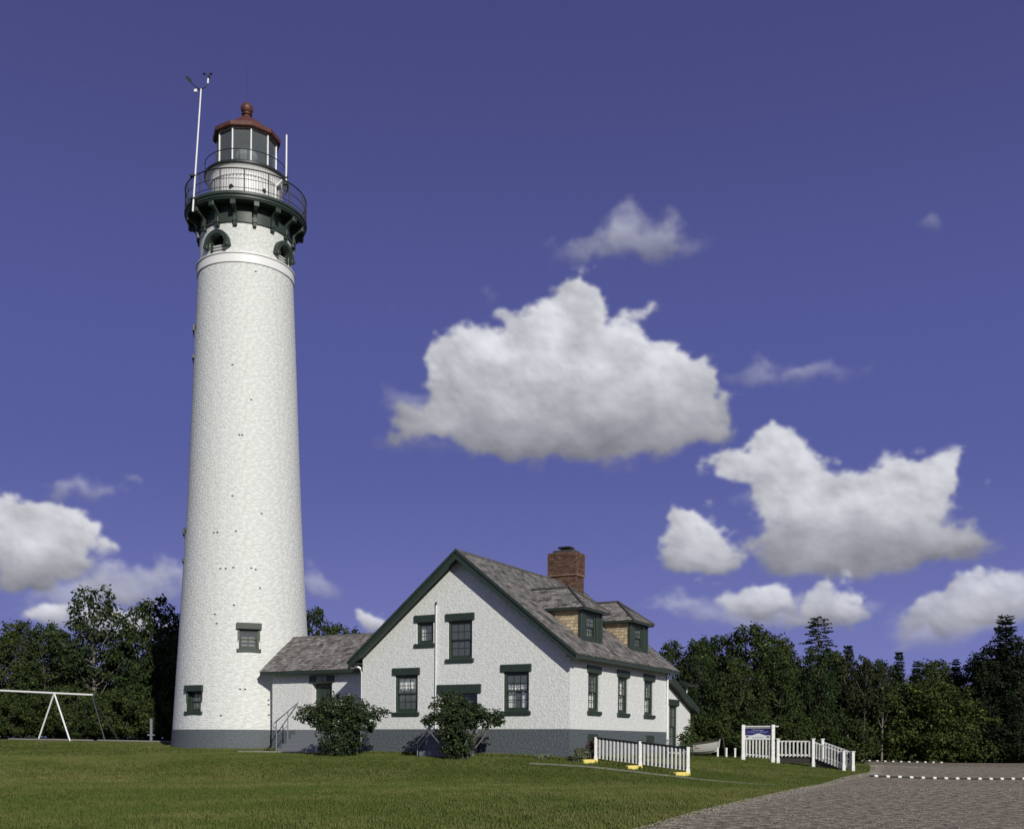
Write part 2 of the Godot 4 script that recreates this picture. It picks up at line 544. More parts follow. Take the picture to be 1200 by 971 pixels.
func make_sky() -> PanoramaSkyMaterial:
	var lw := 1024
	var lh := 512
	var low := PackedByteArray()
	low.resize(lw * lh * 3)
	var fb := FastNoiseLite.new()
	fb.seed = 31
	fb.frequency = 1.0
	fb.fractal_octaves = 5
	for y in lh:
		var el := 90.0 - (y + 0.5) * 180.0 / lh
		var a := air(maxf(el, -2.0))
		for x in lw:
			var c := a
			if el > 1.0 and el < 70.0:
				var az := (x + 0.5) * 360.0 / lw
				if az > 180.0: az -= 360.0
				if absf(az) > 28.0:
					var e := deg_to_rad(el)
					var d := Vector3(sin(deg_to_rad(az)) * cos(e), sin(e) * 1.8, cos(deg_to_rad(az)) * cos(e)) * 2.6
					var n: float = fb.get_noise_3dv(d) * 1.5 + 0.02 - el * 0.008
					var f := smoothstep(0.05, 0.3, n) * smoothstep(28.0, 36.0, absf(az)) * 0.9
					if f > 0.0:
						var up: float = fb.get_noise_3dv(d + Vector3(0, 0.12, 0)) * 1.5
						c = a.lerp(Vector3(0.5, 0.5, 0.51) + Vector3.ONE * clampf((n - up) * 1.2, -0.2, 0.2), f)
			var o := (y * lw + x) * 3
			low[o] = to8(c.x)
			low[o + 1] = to8(c.y)
			low[o + 2] = to8(c.z)
	var im := Image.create_from_data(lw, lh, false, Image.FORMAT_RGB8, low)
	im.resize(4096, 2048, Image.INTERPOLATE_CUBIC)
	var data := im.get_data()
	var dr := RandomNumberGenerator.new()
	dr.seed = 12
	for y in range(480, 1024):      # the part round the seam again at full depth, dithered
		var a := air(90.0 - (y + 0.5) * 180.0 / 2048.0)
		var v := Vector3(enc(a.x), enc(a.y), enc(a.z))
		for x in range(-330, 330):
			var o := (y * 4096 + posmod(x, 4096)) * 3
			var n := dr.randf() - 0.5
			data[o] = int(v.x + n + 0.5)
			data[o + 1] = int(v.y + n + 0.5)
			data[o + 2] = int(v.z + n + 0.5)
	# cumulus as height fields of billows, lit by the sun; wispy below
	var billow := FastNoiseLite.new()
	billow.seed = 77
	billow.noise_type = FastNoiseLite.TYPE_SIMPLEX_SMOOTH
	billow.fractal_type = FastNoiseLite.FRACTAL_RIDGED
	billow.frequency = 0.22
	billow.fractal_octaves = 5
	billow.fractal_gain = 0.52
	var wisp := FastNoiseLite.new()
	wisp.seed = 15
	wisp.frequency = 0.35
	wisp.fractal_octaves = 6
	wisp.fractal_gain = 0.55
	var mottle := FastNoiseLite.new()
	mottle.seed = 91
	mottle.frequency = 0.30
	mottle.fractal_octaves = 5
	mottle.fractal_gain = 0.5
	var warp := FastNoiseLite.new()
	warp.seed = 5
	warp.frequency = 0.5
	warp.fractal_octaves = 4
	var deg := 360.0 / 4096.0
	var sunward := Vector3(0.40, 0.50, 0.76).normalized()
	for ci in CLOUDS.size():
		var op: float = CLOUDS[ci][0]
		var b: Array = CLOUDS[ci][1]
		var lo := Vector2(INF, INF)
		var hi := Vector2(-INF, -INF)
		for k in range(0, b.size(), 4):
			lo = Vector2(minf(lo.x, b[k] - b[k + 2] * 1.9), minf(lo.y, b[k + 1] - b[k + 3] * 1.9))
			hi = Vector2(maxf(hi.x, b[k] + b[k + 2] * 1.9), maxf(hi.y, b[k + 1] + b[k + 3] * 1.9))
		var span := (hi.y - lo.y) * 0.72
		var floor_el := lo.y + (hi.y - lo.y) * 0.17
		var y0 := int((90.0 - hi.y) / deg)
		var y1 := int((90.0 - lo.y) / deg)
		var x0 := int(floor(lo.x / deg))
		var x1 := int(ceil(hi.x / deg))
		var nx := x1 - x0 + 1
		var ny := y1 - y0 + 1
		var body := PackedFloat32Array()
		var edge := PackedFloat32Array()
		body.resize(nx * ny)
		edge.resize(nx * ny)
		for yy in ny:
			var el := 90.0 - (y0 + yy + 0.5) * deg
			for xx in nx:
				var az := (x0 + xx + 0.5) * deg
				var wx: float = az + warp.get_noise_3d(az, el, ci) * 0.75
				var wy: float = el + warp.get_noise_3d(az, el, ci + 40.5) * 0.6
				var sum := 0.0
				for k in range(0, b.size(), 4):
					var u: float = (wx - b[k]) / b[k + 2]
					var v: float = (wy - b[k + 1]) / b[k + 3]
					var q := u * u + v * v
					if q < 5.0: sum += exp(-q * 1.2)
				var bn: float = -billow.get_noise_3d(az, el * 1.25, ci * 7.0)
				var wn: float = wisp.get_noise_3d(az * 0.8, el * 1.3, ci * 7.0 + 3.0)
				var top := smoothstep(floor_el, floor_el + span * 0.5, el)
				edge[yy * nx + xx] = sum - 0.36 + lerpf(wn * 1.0, bn * 0.16 + wn * 0.80, top)
				body[yy * nx + xx] = sqrt(clampf(sum, 0.0, 1.6)) * 1.1 + bn * 0.16 + wn * 0.34
		for yy in range(1, ny - 1):
			var el := 90.0 - (y0 + yy + 0.5) * deg
			for xx in range(1, nx - 1):
				var at := yy * nx + xx
				var e := edge[at]
				if e < 0.0: continue
				var up := clampf((el - floor_el) / span, 0.0, 1.0)
				var soft := lerpf(0.75, 0.40, smoothstep(0.05, 0.5, up)) if op > 0.7 else 1.1
				var alpha := smoothstep(0.0, soft, e) * op * smoothstep(-0.10, 0.10, (el - floor_el) / span + e * 0.05)
				if alpha < 0.004: continue
				var gx := (body[at + 1] - body[at - 1]) * 2.6
				var gy := (body[at - nx] - body[at + nx]) * 2.6
				var n := Vector3(-gx, -gy, 1.0).normalized()
				var lam := clampf(n.dot(sunward), 0.0, 1.0)
				var shade := smoothstep(-0.05, 0.62, up + (body[at] - 1.2) * 0.12)
				var az := (x0 + xx + 0.5) * deg
				var patch: float = mottle.get_noise_3d(az, el * 1.5, ci * 5.0)
				var v := (lerpf(0.22, 0.42, shade) + lerpf(0.06, 0.34, shade) * pow(lam, 1.3)) * (1.0 + patch * 0.42)
				var col := Vector3(v * 0.985, v * 0.995, v * 1.02 + 0.012).lerp(air(el), 0.08)
				var o := ((y0 + yy) * 4096 + posmod(x0 + xx, 4096)) * 3
				var c := Vector3(back(data[o]), back(data[o + 1]), back(data[o + 2])).lerp(col, alpha)
				data[o] = to8(c.x)
				data[o + 1] = to8(c.y)
				data[o + 2] = to8(c.z)
	im = Image.create_from_data(4096, 2048, false, Image.FORMAT_RGB8, data)
	var m := PanoramaSkyMaterial.new()
	m.panorama = ImageTexture.create_from_image(im)
	return m

func back(v: int) -> float:
	var c := v / 255.0
	return c / 12.92 if c < 0.04045 else pow((c + 0.055) / 1.055, 2.4)

# ------------------------------------------------------------------ materials
func make_materials() -> void:
	var relief := brick_relief()
	M.brick_white = mat(Color(0.905, 0.912, 0.90), 0.62)
	M.brick_white.albedo_texture = noise_tex(0.010, Color(0.90, 0.903, 0.89), Color(1, 1, 1), 1024, 7, 3)
	M.brick_white.uv1_triplanar = true
	M.brick_white.uv1_scale = Vector3(0.5, 0.5, 0.5)
	M.brick_white.heightmap_enabled = true
	M.brick_white.heightmap_texture = relief
	M.brick_white.heightmap_scale = 1.0
	M.tower_white = M.brick_white.duplicate()
	M.tower_white.heightmap_scale = 1.6
	M.tower_white.albedo_texture = noise_tex(0.010, Color(0.86, 0.865, 0.85), Color(1, 1, 1), 1024, 7, 33)
	M.tower_white.uv1_triplanar = false
	M.tower_white.uv1_scale = Vector3.ONE
	M.plinth_grey = mat(lin(0.125, 0.142, 0.152), 0.7)
	M.plinth_grey.albedo_texture = noise_tex(0.03, Color(0.78, 0.8, 0.82), Color(1, 1, 1), 512, 5, 8)
	M.plinth_grey.uv1_triplanar = true
	M.plinth_grey.uv1_scale = Vector3(0.5, 0.5, 0.5)
	M.plinth_grey.heightmap_enabled = true
	M.plinth_grey.heightmap_texture = relief
	M.plinth_grey.heightmap_scale = 1.2
	M.tower_plinth = M.plinth_grey.duplicate()
	M.tower_plinth.uv1_triplanar = false
	M.tower_plinth.uv1_scale = Vector3.ONE
	M.green = mat(lin(0.031, 0.049, 0.035), 0.45)
	M.green.albedo_texture = noise_tex(0.02, Color(0.8, 0.82, 0.8), Color(1, 1, 1), 256, 4, 12)
	M.green.uv1_triplanar = true
	M.white_paint = mat(Color(0.90, 0.90, 0.89), 0.5)
	M.white_wood = mat(Color(0.93, 0.93, 0.92), 0.6)
	M.white_wood.albedo_texture = noise_tex(0.03, Color(0.86, 0.86, 0.84), Color(1, 1, 1), 256, 4, 14)
	M.white_wood.uv1_triplanar = true
	M.iron = mat(lin(0.022, 0.026, 0.024), 0.5, 0.2)
	M.iron_green = mat(lin(0.030, 0.046, 0.036), 0.5)
	M.galv = mat(lin(0.30, 0.32, 0.34), 0.4, 0.6)
	M.red_roof = mat(lin(0.15, 0.052, 0.034), 0.55)
	M.red_roof.albedo_texture = noise_tex(0.02, Color(0.72, 0.7, 0.7), Color(1, 1, 1), 256, 5, 15)
	M.red_roof.uv1_triplanar = true
	M.glass = mat(Color(0.8, 0.85, 0.85, 0.14), 0.03)
	M.glass.transparency = BaseMaterial3D.TRANSPARENCY_ALPHA
	M.dark_panel = mat(lin(0.05, 0.056, 0.058), 0.6)
	M.lens = mat(lin(0.16, 0.19, 0.185), 0.1)
	M.brass = mat(lin(0.35, 0.27, 0.12), 0.35, 0.8)
	M.lace = mat(Color(0.9, 0.9, 0.88), 0.9)
	M.room = mat(lin(0.20, 0.19, 0.17), 0.9)
	M.shingle = mat(Color.WHITE, 0.85)
	M.shingle.vertex_color_use_as_albedo = true
	M.shingle.albedo_texture = noise_tex(0.05, Color(0.72, 0.72, 0.72), Color(1, 1, 1), 256, 4, 17)
	M.shingle.uv1_triplanar = true
	M.shingle.uv1_scale = Vector3(1.5, 1.5, 1.5)
	M.mortar = mat(lin(0.20, 0.16, 0.125), 0.9)
	M.leaf = mat(Color.WHITE, 0.75)
	M.leaf.vertex_color_use_as_albedo = true
	M.leaf.backlight_enabled = true
	M.leaf.backlight = Color(0.05, 0.065, 0.02)
	M.leaf.metallic_specular = 0.2
	M.blade = mat(Color.WHITE, 0.9)
	M.blade.vertex_color_use_as_albedo = true
	M.blade.backlight_enabled = true
	M.blade.backlight = Color(0.12, 0.14, 0.05)
	M.blade.metallic_specular = 0.1
	M.bark = mat(lin(0.11, 0.09, 0.07), 0.9)
	M.bark.albedo_texture = noise_tex(0.04, Color(0.5, 0.5, 0.5), Color(1, 1, 1), 256, 4, 18)
	M.bark.uv1_triplanar = true
	M.birch = mat(lin(0.36, 0.34, 0.30), 0.8)
	M.birch.albedo_texture = noise_tex(0.03, Color(0.35, 0.33, 0.3), Color(1, 1, 1), 256, 4, 19)
	M.birch.uv1_triplanar = true
	M.soil_grass = mat(lin(0.100, 0.117, 0.036), 1.0)
	M.soil_grass.albedo_texture = noise_tex(0.02, Color(0.45, 0.5, 0.4), Color(1, 1, 0.95), 1024, 6, 20)
	M.soil_grass.metallic_specular = 0.08
	M.soil_grass.uv1_triplanar = true
	M.soil_grass.uv1_world_triplanar = true
	M.soil_grass.uv1_scale = Vector3(0.12, 0.12, 0.12)
	M.road = mat(lin(0.50, 0.44, 0.345), 0.95)
	M.road.albedo_texture = noise_tex(0.012, Color(0.42, 0.42, 0.42), Color(1, 1, 1), 1024, 8, 22)
	M.road.metallic_specular = 0.1
	M.road.uv1_triplanar = true
	M.road.uv1_world_triplanar = true
	M.road.uv1_scale = Vector3(0.25, 0.25, 0.25)
	M.road.heightmap_enabled = true
	M.road.heightmap_texture = noise_tex(0.2, Color.BLACK, Color.WHITE, 512, 4, 23)
	M.road.heightmap_scale = 2.0
	M.pebble = mat(Color.WHITE, 0.9)
	M.pebble.vertex_color_use_as_albedo = true
	M.concrete = mat(lin(0.42, 0.40, 0.36), 0.9)
	M.concrete.albedo_texture = noise_tex(0.03, Color(0.7, 0.7, 0.68), Color(1, 1, 1), 512, 5, 24)
	M.concrete.uv1_triplanar = true
	M.sand = mat(lin(0.30, 0.28, 0.25), 0.95)
	M.sand.albedo_texture = noise_tex(0.05, Color(0.6, 0.6, 0.6), Color(1, 1, 1), 512, 5, 25)
	M.sand.uv1_triplanar = true
	M.step_grey = mat(lin(0.15, 0.165, 0.175), 0.75)
	M.yellow = mat(lin(0.74, 0.62, 0.15), 0.6)
	M.timber = mat(lin(0.045, 0.04, 0.034), 0.9)
	M.rust = mat(lin(0.16, 0.06, 0.04), 0.8)
	M.black = mat(lin(0.012, 0.012, 0.013), 0.7)
	M.boat_white = mat(Color(0.88, 0.88, 0.86), 0.7)
	M.boat_white.albedo_texture = noise_tex(0.05, Color(0.62, 0.61, 0.6), Color(1, 1, 1), 512, 5, 27)
	M.boat_white.uv1_triplanar = true

# ------------------------------------------------------------------ windows
# sash window in an opening w x h whose lower middle is the origin of x, z outwards; parts hang under the frame
func window(parent: Node, x: Transform3D, w: float, h: float, cols: int, rows_up: int, rows_down: int, opt := {}) -> void:
	var rec: float = opt.get("recess", 0.06)
	var s := mb()
	var fw := 0.085
	bbox(s, Vector3(-w / 2, 0, -rec - 0.10), Vector3(-w / 2 + fw, h, -rec), 0.008, x)
	bbox(s, Vector3(w / 2 - fw, 0, -rec - 0.10), Vector3(w / 2, h, -rec), 0.008, x)
	bbox(s, Vector3(-w / 2 + fw, h - fw, -rec - 0.10), Vector3(w / 2 - fw, h, -rec), 0.008, x)
	bbox(s, Vector3(-w / 2 + fw, 0, -rec - 0.10), Vector3(w / 2 - fw, fw, -rec), 0.008, x)
	var f := put("window", s, M.green, parent)
	if opt.get("lintel", true):
		s = mb()
		bbox(s, Vector3(-w / 2 - 0.11, h + 0.002, -0.05), Vector3(w / 2 + 0.11, h + 0.27, 0.055), 0.012, x)
		put("lintel", s, M.green, f)
		s = mb()
		bbox(s, Vector3(-w / 2 - 0.09, -0.14, -0.05), Vector3(w / 2 + 0.09, -0.002, 0.075), 0.012, x)
		put("sill", s, M.green, f)
	var z := -rec - 0.03
	var mid := h * 0.5
	var sashes := [[mid - 0.02, h - fw, rows_up, z], [fw, mid + 0.02, rows_down, z - 0.045]] if rows_down > 0 else [[fw, h - fw, rows_up, z]]
	for sa in sashes:
		var y0: float = sa[0]
		var y1: float = sa[1]
		var zz: float = sa[3]
		var l := -w / 2 + fw
		var r := w / 2 - fw
		var sm := mb()
		var t := 0.045
		box(sm, Vector3(l, y0, zz - 0.035), Vector3(l + t, y1, zz), x)
		box(sm, Vector3(r - t, y0, zz - 0.035), Vector3(r, y1, zz), x)
		box(sm, Vector3(l + t, y0, zz - 0.035), Vector3(r - t, y0 + t, zz), x)
		box(sm, Vector3(l + t, y1 - t, zz - 0.035), Vector3(r - t, y1, zz), x)
		for k in range(1, cols):
			var cx := lerpf(l + t, r - t, float(k) / cols)
			box(sm, Vector3(cx - 0.012, y0 + t, zz - 0.03), Vector3(cx + 0.012, y1 - t, zz - 0.005), x)
		for k in range(1, sa[2]):
			var cy := lerpf(y0 + t, y1 - t, float(k) / sa[2])
			for q in cols:
				var a := lerpf(l + t, r - t, float(q) / cols) + 0.012
				var b := lerpf(l + t, r - t, float(q + 1) / cols) - 0.012
				box(sm, Vector3(a, cy - 0.012, zz - 0.03), Vector3(b, cy + 0.012, zz - 0.005), x)
		put("sash", sm, opt.get("sash", M.green), f)
		sm = mb()
		quad(sm, x * Vector3(l + t, y0 + t, zz - 0.018), x * Vector3(l + t, y1 - t, zz - 0.018), x * Vector3(r - t, y1 - t, zz - 0.018), x * Vector3(r - t, y0 + t, zz - 0.018))
		put("pane", sm, M.glass, f)
	for c in opt.get("curtains", []):   # x0, x1, y0, y1 as shares of the opening
		var sm := mb()
		var n := 22
		for k in n:
			var u0 := lerpf(c[0], c[1], float(k) / n)
			var u1 := lerpf(c[0], c[1], float(k + 1) / n)
			var d0 := -rec - 0.20 - 0.025 * sin(k * 1.9)
			var d1 := -rec - 0.20 - 0.025 * sin((k + 1) * 1.9)
			var lo: float = c[2] + (0.025 if k % 4 < 2 else 0.0)
			var a := x * Vector3((u0 - 0.5) * w, lo * h, d0)
			var b := x * Vector3((u0 - 0.5) * w, c[3] * h, d0)
			var e := x * Vector3((u1 - 0.5) * w, c[3] * h, d1)
			var g := x * Vector3((u1 - 0.5) * w, lo * h, d1)
			quad(sm, a, b, e, g)
		put("curtain", sm, M.lace, f)

# ------------------------------------------------------------------ shingles
# rows of wooden shingles on a slope: o = lower left corner, a = unit along the eave, up = unit up the slope;
# edges run from l0..r0 at the eave to l1..r1 at the top
func shingles(s: SurfaceTool, o: Vector3, a: Vector3, up: Vector3, length: float, l0: float, r0: float, l1: float, r1: float, expo: float, base: Color, vary: float, sd: int, wide := 0.15) -> void:
	var r := RandomNumberGenerator.new()
	r.seed = sd
	var n := a.cross(up).normalized()
	if n.y < -0.01: n = -n
	var stain := FastNoiseLite.new()
	stain.seed = sd
	stain.frequency = 0.8
	var rows := int(ceil(length / expo))
	for i in rows:
		var t := float(i) / rows
		var t1 := minf((i + 1.25) / rows, 1.0)
		var l := lerpf(l0, l1, t)
		var e := lerpf(r0, r1, t)
		var e1 := lerpf(r0, r1, t1)
		var l_up := lerpf(l0, l1, t1)
		var u := l - r.randf() * 0.08
		while u < e:
			var w := wide * r.randf_range(0.55, 1.45)
			var x0 := clampf(u, l, e)
			var x1 := clampf(u + w - 0.008, l, e)
			u += w
			if x1 - x0 < 0.01: continue
			var drop := r.randf_range(-0.012, 0.012)
			var th := r.randf_range(0.016, 0.034)
			var p0 := o + a * x0 + up * (t * length + drop) + n * th
			var p1 := o + a * x1 + up * (t * length + drop) + n * th
			var q1 := o + a * clampf(x1, l_up, e1) + up * (t1 * length) + n * 0.004
			var q0 := o + a * clampf(x0, l_up, e1) + up * (t1 * length) + n * 0.004
			var k := 1.0 + r.randf_range(-vary, vary) + stain.get_noise_2d(x0 * 1.4, i * 0.35) * 0.7
			var c := base * k
			c = c.lerp(Color(c.r * 1.10, c.g * 0.98, c.b * 0.86), r.randf() * 0.6)
			c.a = 1.0
			s.set_color(c)
			quad(s, p0, q0, q1, p1)
			quad(s, p0 - n * th, p0, p1, p1 - n * th)

# ------------------------------------------------------------------ lighthouse
const PROFILE := [Vector2(2.0, 3.13), Vector2(4.5, 2.985), Vector2(6.93, 2.84), Vector2(9.5, 2.69), Vector2(12.15, 2.55), Vector2(15.4, 2.42), Vector2(18.7, 2.295), Vector2(22.6, 2.135)]
func tower_r(y: float) -> float:
	if y < 2.0: return 3.13 + (2.0 - y) * 0.075
	for i in PROFILE.size() - 1:
		if y <= PROFILE[i + 1].x:
			return lerpf(PROFILE[i].y, PROFILE[i + 1].y, (y - PROFILE[i].x) / (PROFILE[i + 1].x - PROFILE[i].x))
	return 2.06

func make_lighthouse() -> void:
	var T := thing("lighthouse", "tall white brick lighthouse tower with a dark green gallery and red lantern roof", "lighthouse", TOWER_AT)
	# openings: angle, lower edge, upper edge, width
	var holes := [[-30.0, 2.79, 3.66, 0.86], [18.0, 5.51, 6.37, 0.86], [-77.0, 9.7, 10.8, 0.86], [-77.0, 18.9, 20.0, 0.86], [-23.0, 23.02, 23.86, 0.84], [67.0, 23.02, 23.86, 0.84]]
	var ys := []
	var y := 2.0
	while y < 24.45:
		ys.append(y)
		y += 0.4
	ys.append_array([22.6, 23.02, 24.45])
	var ts := []
	for k in 96: ts.append(k * 3.75 - 180.0)
	ts.append(180.0)
	for h in holes:
		ys.append_array([h[1], h[2]])
		var half := rad_to_deg(h[3] / 2.0 / tower_r(h[1]))
		ts.append_array([h[0] - half, h[0] + half])
	ys.sort()
	ts.sort()
	var s := mb()
	for i in ys.size() - 1:
		var y0: float = ys[i]
		var y1: float = ys[i + 1]
		if y1 - y0 < 1e-3: continue
		var ra := tower_r(y0 + 0.001)
		var rb := tower_r(y1 - 0.001)
		for k in ts.size() - 1:
			if ts[k + 1] - ts[k] < 1e-4: continue
			var mt: float = (ts[k] + ts[k + 1]) / 2
			var my := (y0 + y1) / 2
			var open := false
			for h in holes:
				if my > h[1] and my < h[2] and absf(mt - h[0]) < rad_to_deg(h[3] / 2.0 / tower_r(h[1])): open = true
			if open: continue
			var t0 := deg_to_rad(ts[k])
			var t1 := deg_to_rad(ts[k + 1])
			s.set_smooth_group(0)
			for c in [[t0, y0, ra], [t0, y1, rb], [t1, y1, rb], [t0, y0, ra], [t1, y1, rb], [t1, y0, ra]]:
				s.set_uv(Vector2(c[0] * 3.0 / 2.0 * 0.6, -c[1] / 2.0))
				s.add_vertex(Vector3(sin(c[0]) * c[2], c[1], cos(c[0]) * c[2]))
	put("tower_wall", s, M.tower_white, T)
	s = mb()   # lining, so that the shaft is a closed dark room
	lathe(s, [Vector2(2.55, 0.5), Vector2(2.4, 8.0), Vector2(2.05, 16.0), Vector2(1.75, 22.9)], 32)
	put("lining", s, M.room, T)
	s = mb()
	lathe(s, [Vector2(3.24, 0.5), Vector2(3.155, 1.985), Vector2(3.12, 1.998)], 64)
	put("plinth", s, M.plinth_grey, T)
	s = mb()
	lathe(s, [Vector2(2.12, 22.58), Vector2(2.185, 22.60), Vector2(2.175, 22.97), Vector2(2.22, 22.985), Vector2(2.22, 23.03), Vector2(2.05, 23.05)], 96)
	put("belt_course", s, M.white_paint, T)
	for h in holes:
		var t := deg_to_rad(h[0])
		var rr := tower_r((h[1] + h[2]) / 2.0)
		var X := Transform3D(Basis(Vector3.UP, t), Vector3(sin(t), 0, cos(t)) * (rr + 0.0) + Vector3(0, h[1], 0))
		var w: float = h[3]
		var hh: float = h[2] - h[1]
		if h[1] < 22.0:
			s = mb()   # reveal
			for q in [[Vector3(-w / 2 - 0.05, -0.05, -0.6), Vector3(-w / 2, hh + 0.05, -0.03)], [Vector3(w / 2, -0.05, -0.6), Vector3(w / 2 + 0.05, hh + 0.05, -0.03)], [Vector3(-w / 2, hh, -0.6), Vector3(w / 2, hh + 0.05, -0.03)], [Vector3(-w / 2, -0.05, -0.6), Vector3(w / 2, 0, -0.03)]]:
				box(s, q[0], q[1], X)
			put("reveal", s, M.green, T)
			window(T, X, w, hh, 2, 1, 1, {"recess": 0.22 if h[1] < 4.0 else 0.10, "sash": M.iron_green})
		else:
			# arched hood over a louvred opening
			s = mb()
			var n := 14
			for k in n:
				var e0 := PI * k / n
				var e1 := PI * (k + 1) / n
				var ro := 0.64
				var ri := 0.46
				var cy := 0.42
				var zb := -0.25
				var zf := 0.14
				var p := []
				for q in [[ri, e0], [ro, e0], [ro, e1], [ri, e1]]:
					p.append(Vector3(cos(q[1]) * q[0], cy + sin(q[1]) * q[0], 0))
				hexa(s, [X * (p[0] + Vector3(0, 0, zb)), X * (p[0] + Vector3(0, 0, zf)), X * (p[1] + Vector3(0, 0, zf)), X * (p[1] + Vector3(0, 0, zb)),
					X * (p[3] + Vector3(0, 0, zb)), X * (p[3] + Vector3(0, 0, zf)), X * (p[2] + Vector3(0, 0, zf)), X * (p[2] + Vector3(0, 0, zb))])
			for q in [-1, 1]:
				bbox(s, Vector3(q * 0.55 - 0.11, 0.29, -0.2), Vector3(q * 0.55 + 0.11, 0.42, 0.18), 0.015, X)
			var hood := put("arched_window", s, M.iron_green, T)
			s = mb()
			for k in 4:
				bbox(s, Vector3(-w / 2 + 0.05, 0.06 + k * 0.13, -0.30), Vector3(w / 2 - 0.05, 0.10 + k * 0.13, -0.16), 0.01, X)
			put("louvre", s, M.white_paint, hood)
			s = mb()
			box(s, Vector3(-w / 2, 0, -0.55), Vector3(-w / 2 + 0.05, 1.2, -0.1), X)
			box(s, Vector3(w / 2 - 0.05, 0, -0.55), Vector3(w / 2, 1.2, -0.1), X)
			box(s, Vector3(-w / 2, 0, -0.55), Vector3(w / 2, 1.2, -0.5), X)
			put("frame", s, M.iron_green, hood)
	# putlog holes and vents in the brickwork
	var r := RandomNumberGenerator.new()
	r.seed = 6
	for v in [[25.0, 22.25], [-8.0, 9.0], [-3.0, 9.0], [4.0, 9.05], [20.0, 9.05], [24.0, 9.0], [-16.0, 10.6], [-12.0, 10.6], [6.0, 10.65], [2.0, 12.2], [8.0, 14.9], [11.0, 14.9], [-10.0, 6.6], [-12.0, 7.0], [11.0, 3.75], [15.0, 3.75], [34.0, 3.3], [34.0, 3.1], [34.0, 2.65], [20.0, 16.5], [5.0, 7.4], [0.0, 18.0], [-4.0, 2.6], [30.0, 11.5], [28.0, 8.2]]:
		var t := deg_to_rad(v[0] as float)
		var X := Transform3D(Basis(Vector3.UP, t), Vector3(sin(t), 0, cos(t)) * tower_r(v[1]) + Vector3(0, v[1], 0))
		s = mb()
		box(s, Vector3(-0.045, -0.03, -0.05), Vector3(0.045, 0.03, 0.006), X)
		put("vent_hole", s, M.dark_panel, T)
	# gallery
	s = mb()
	lathe(s, [Vector2(2.04, 24.36), Vector2(2.13, 24.38), Vector2(2.13, 24.46), Vector2(2.07, 24.48), Vector2(2.07, 25.16)], 64)
	put("gallery_drum", s, M.iron_green, T)
	s = mb()
	lathe(s, [Vector2(1.5, 25.15), Vector2(2.62, 25.15), Vector2(2.64, 25.2), Vector2(2.68, 25.22), Vector2(2.68, 25.29), Vector2(2.70, 25.30), Vector2(2.74, 25.34), Vector2(2.74, 25.43), Vector2(2.71, 25.46), Vector2(1.5, 25.47)], 96)
	put("gallery_deck", s, M.iron_green, T)
	var prof := [Vector2(2.06, 24.20), Vector2(2.20, 24.22), Vector2(2.22, 24.42), Vector2(2.19, 24.55), Vector2(2.22, 24.70), Vector2(2.32, 24.83), Vector2(2.46, 24.90), Vector2(2.58, 24.94), Vector2(2.60, 25.14), Vector2(2.06, 25.14)]
	for k in 16:
		var t := deg_to_rad(23.5 + k * 22.5)
		var X := Transform3D(Basis(Vector3.UP, t - PI / 2), Vector3.ZERO)
		s = mb()
		prism(s, prof, -0.075, 0.075, X)
		var br := put("bracket", s, M.iron_green, T)
		s = mb()
		bbox(s, Vector3(2.50, 24.93, -0.12), Vector3(2.63, 25.13, 0.12), 0.015, X)
		put("bracket_block", s, M.iron_green, br)
		s = mb()
		bbox(s, Vector3(2.13, 24.38, -0.10), Vector3(2.25, 24.60, 0.10), 0.02, X)
		put("bracket_foot", s, M.iron_green, br)
	s = mb()
	var ring := func(ss: SurfaceTool, rad: float, yy: float, th: float, n: int) -> void:
		var path := []
		for k in n + 1: path.append(Vector3(sin(TAU * k / n) * rad, yy, cos(TAU * k / n) * rad))
		tube(ss, path, [th], 6, false)
	ring.call(s, 2.70, 26.43, 0.028, 72)
	ring.call(s, 2.70, 25.98, 0.014, 72)
	ring.call(s, 2.70, 25.60, 0.014, 72)
	var rail := put("gallery_railing", s, M.iron, T)
	for k in 16:
		var t := deg_to_rad(12.0 + k * 22.5)
		s = mb()
		tube(s, [Vector3(sin(t) * 2.70, 25.42, cos(t) * 2.70), Vector3(sin(t) * 2.70, 26.44, cos(t) * 2.70)], [0.022], 6)
		put("post", s, M.iron, rail)
	s = mb()
	for k in 160:
		var t := TAU * k / 160.0
		tube(s, [Vector3(sin(t) * 2.70, 25.46, cos(t) * 2.70), Vector3(sin(t) * 2.70, 26.41, cos(t) * 2.70)], [0.006], 4, false)
	put("balusters", s, M.iron, rail).set_meta("kind", "stuff")
	# watch room
	s = mb()
	lathe(s, [Vector2(1.62, 25.45), Vector2(1.62, 26.72)], 128, false, 0.0, 0.028)
	put("watch_room", s, M.white_paint, T)
	s = mb()
	lathe(s, [Vector2(1.72, 25.46), Vector2(1.72, 25.56), Vector2(1.62, 25.60)], 64)
	lathe(s, [Vector2(1.62, 26.70), Vector2(1.66, 26.74), Vector2(1.67, 26.82), Vector2(1.71, 26.95), Vector2(1.78, 27.06), Vector2(1.84, 27.12)], 64)
	put("cornice", s, M.white_paint, T)
	s = mb()
	lathe(s, [Vector2(1.2, 27.12), Vector2(1.86, 27.12), Vector2(1.89, 27.15), Vector2(1.89, 27.24), Vector2(1.86, 27.27), Vector2(0.6, 27.28)], 64)
	put("lantern_deck", s, M.iron, T)
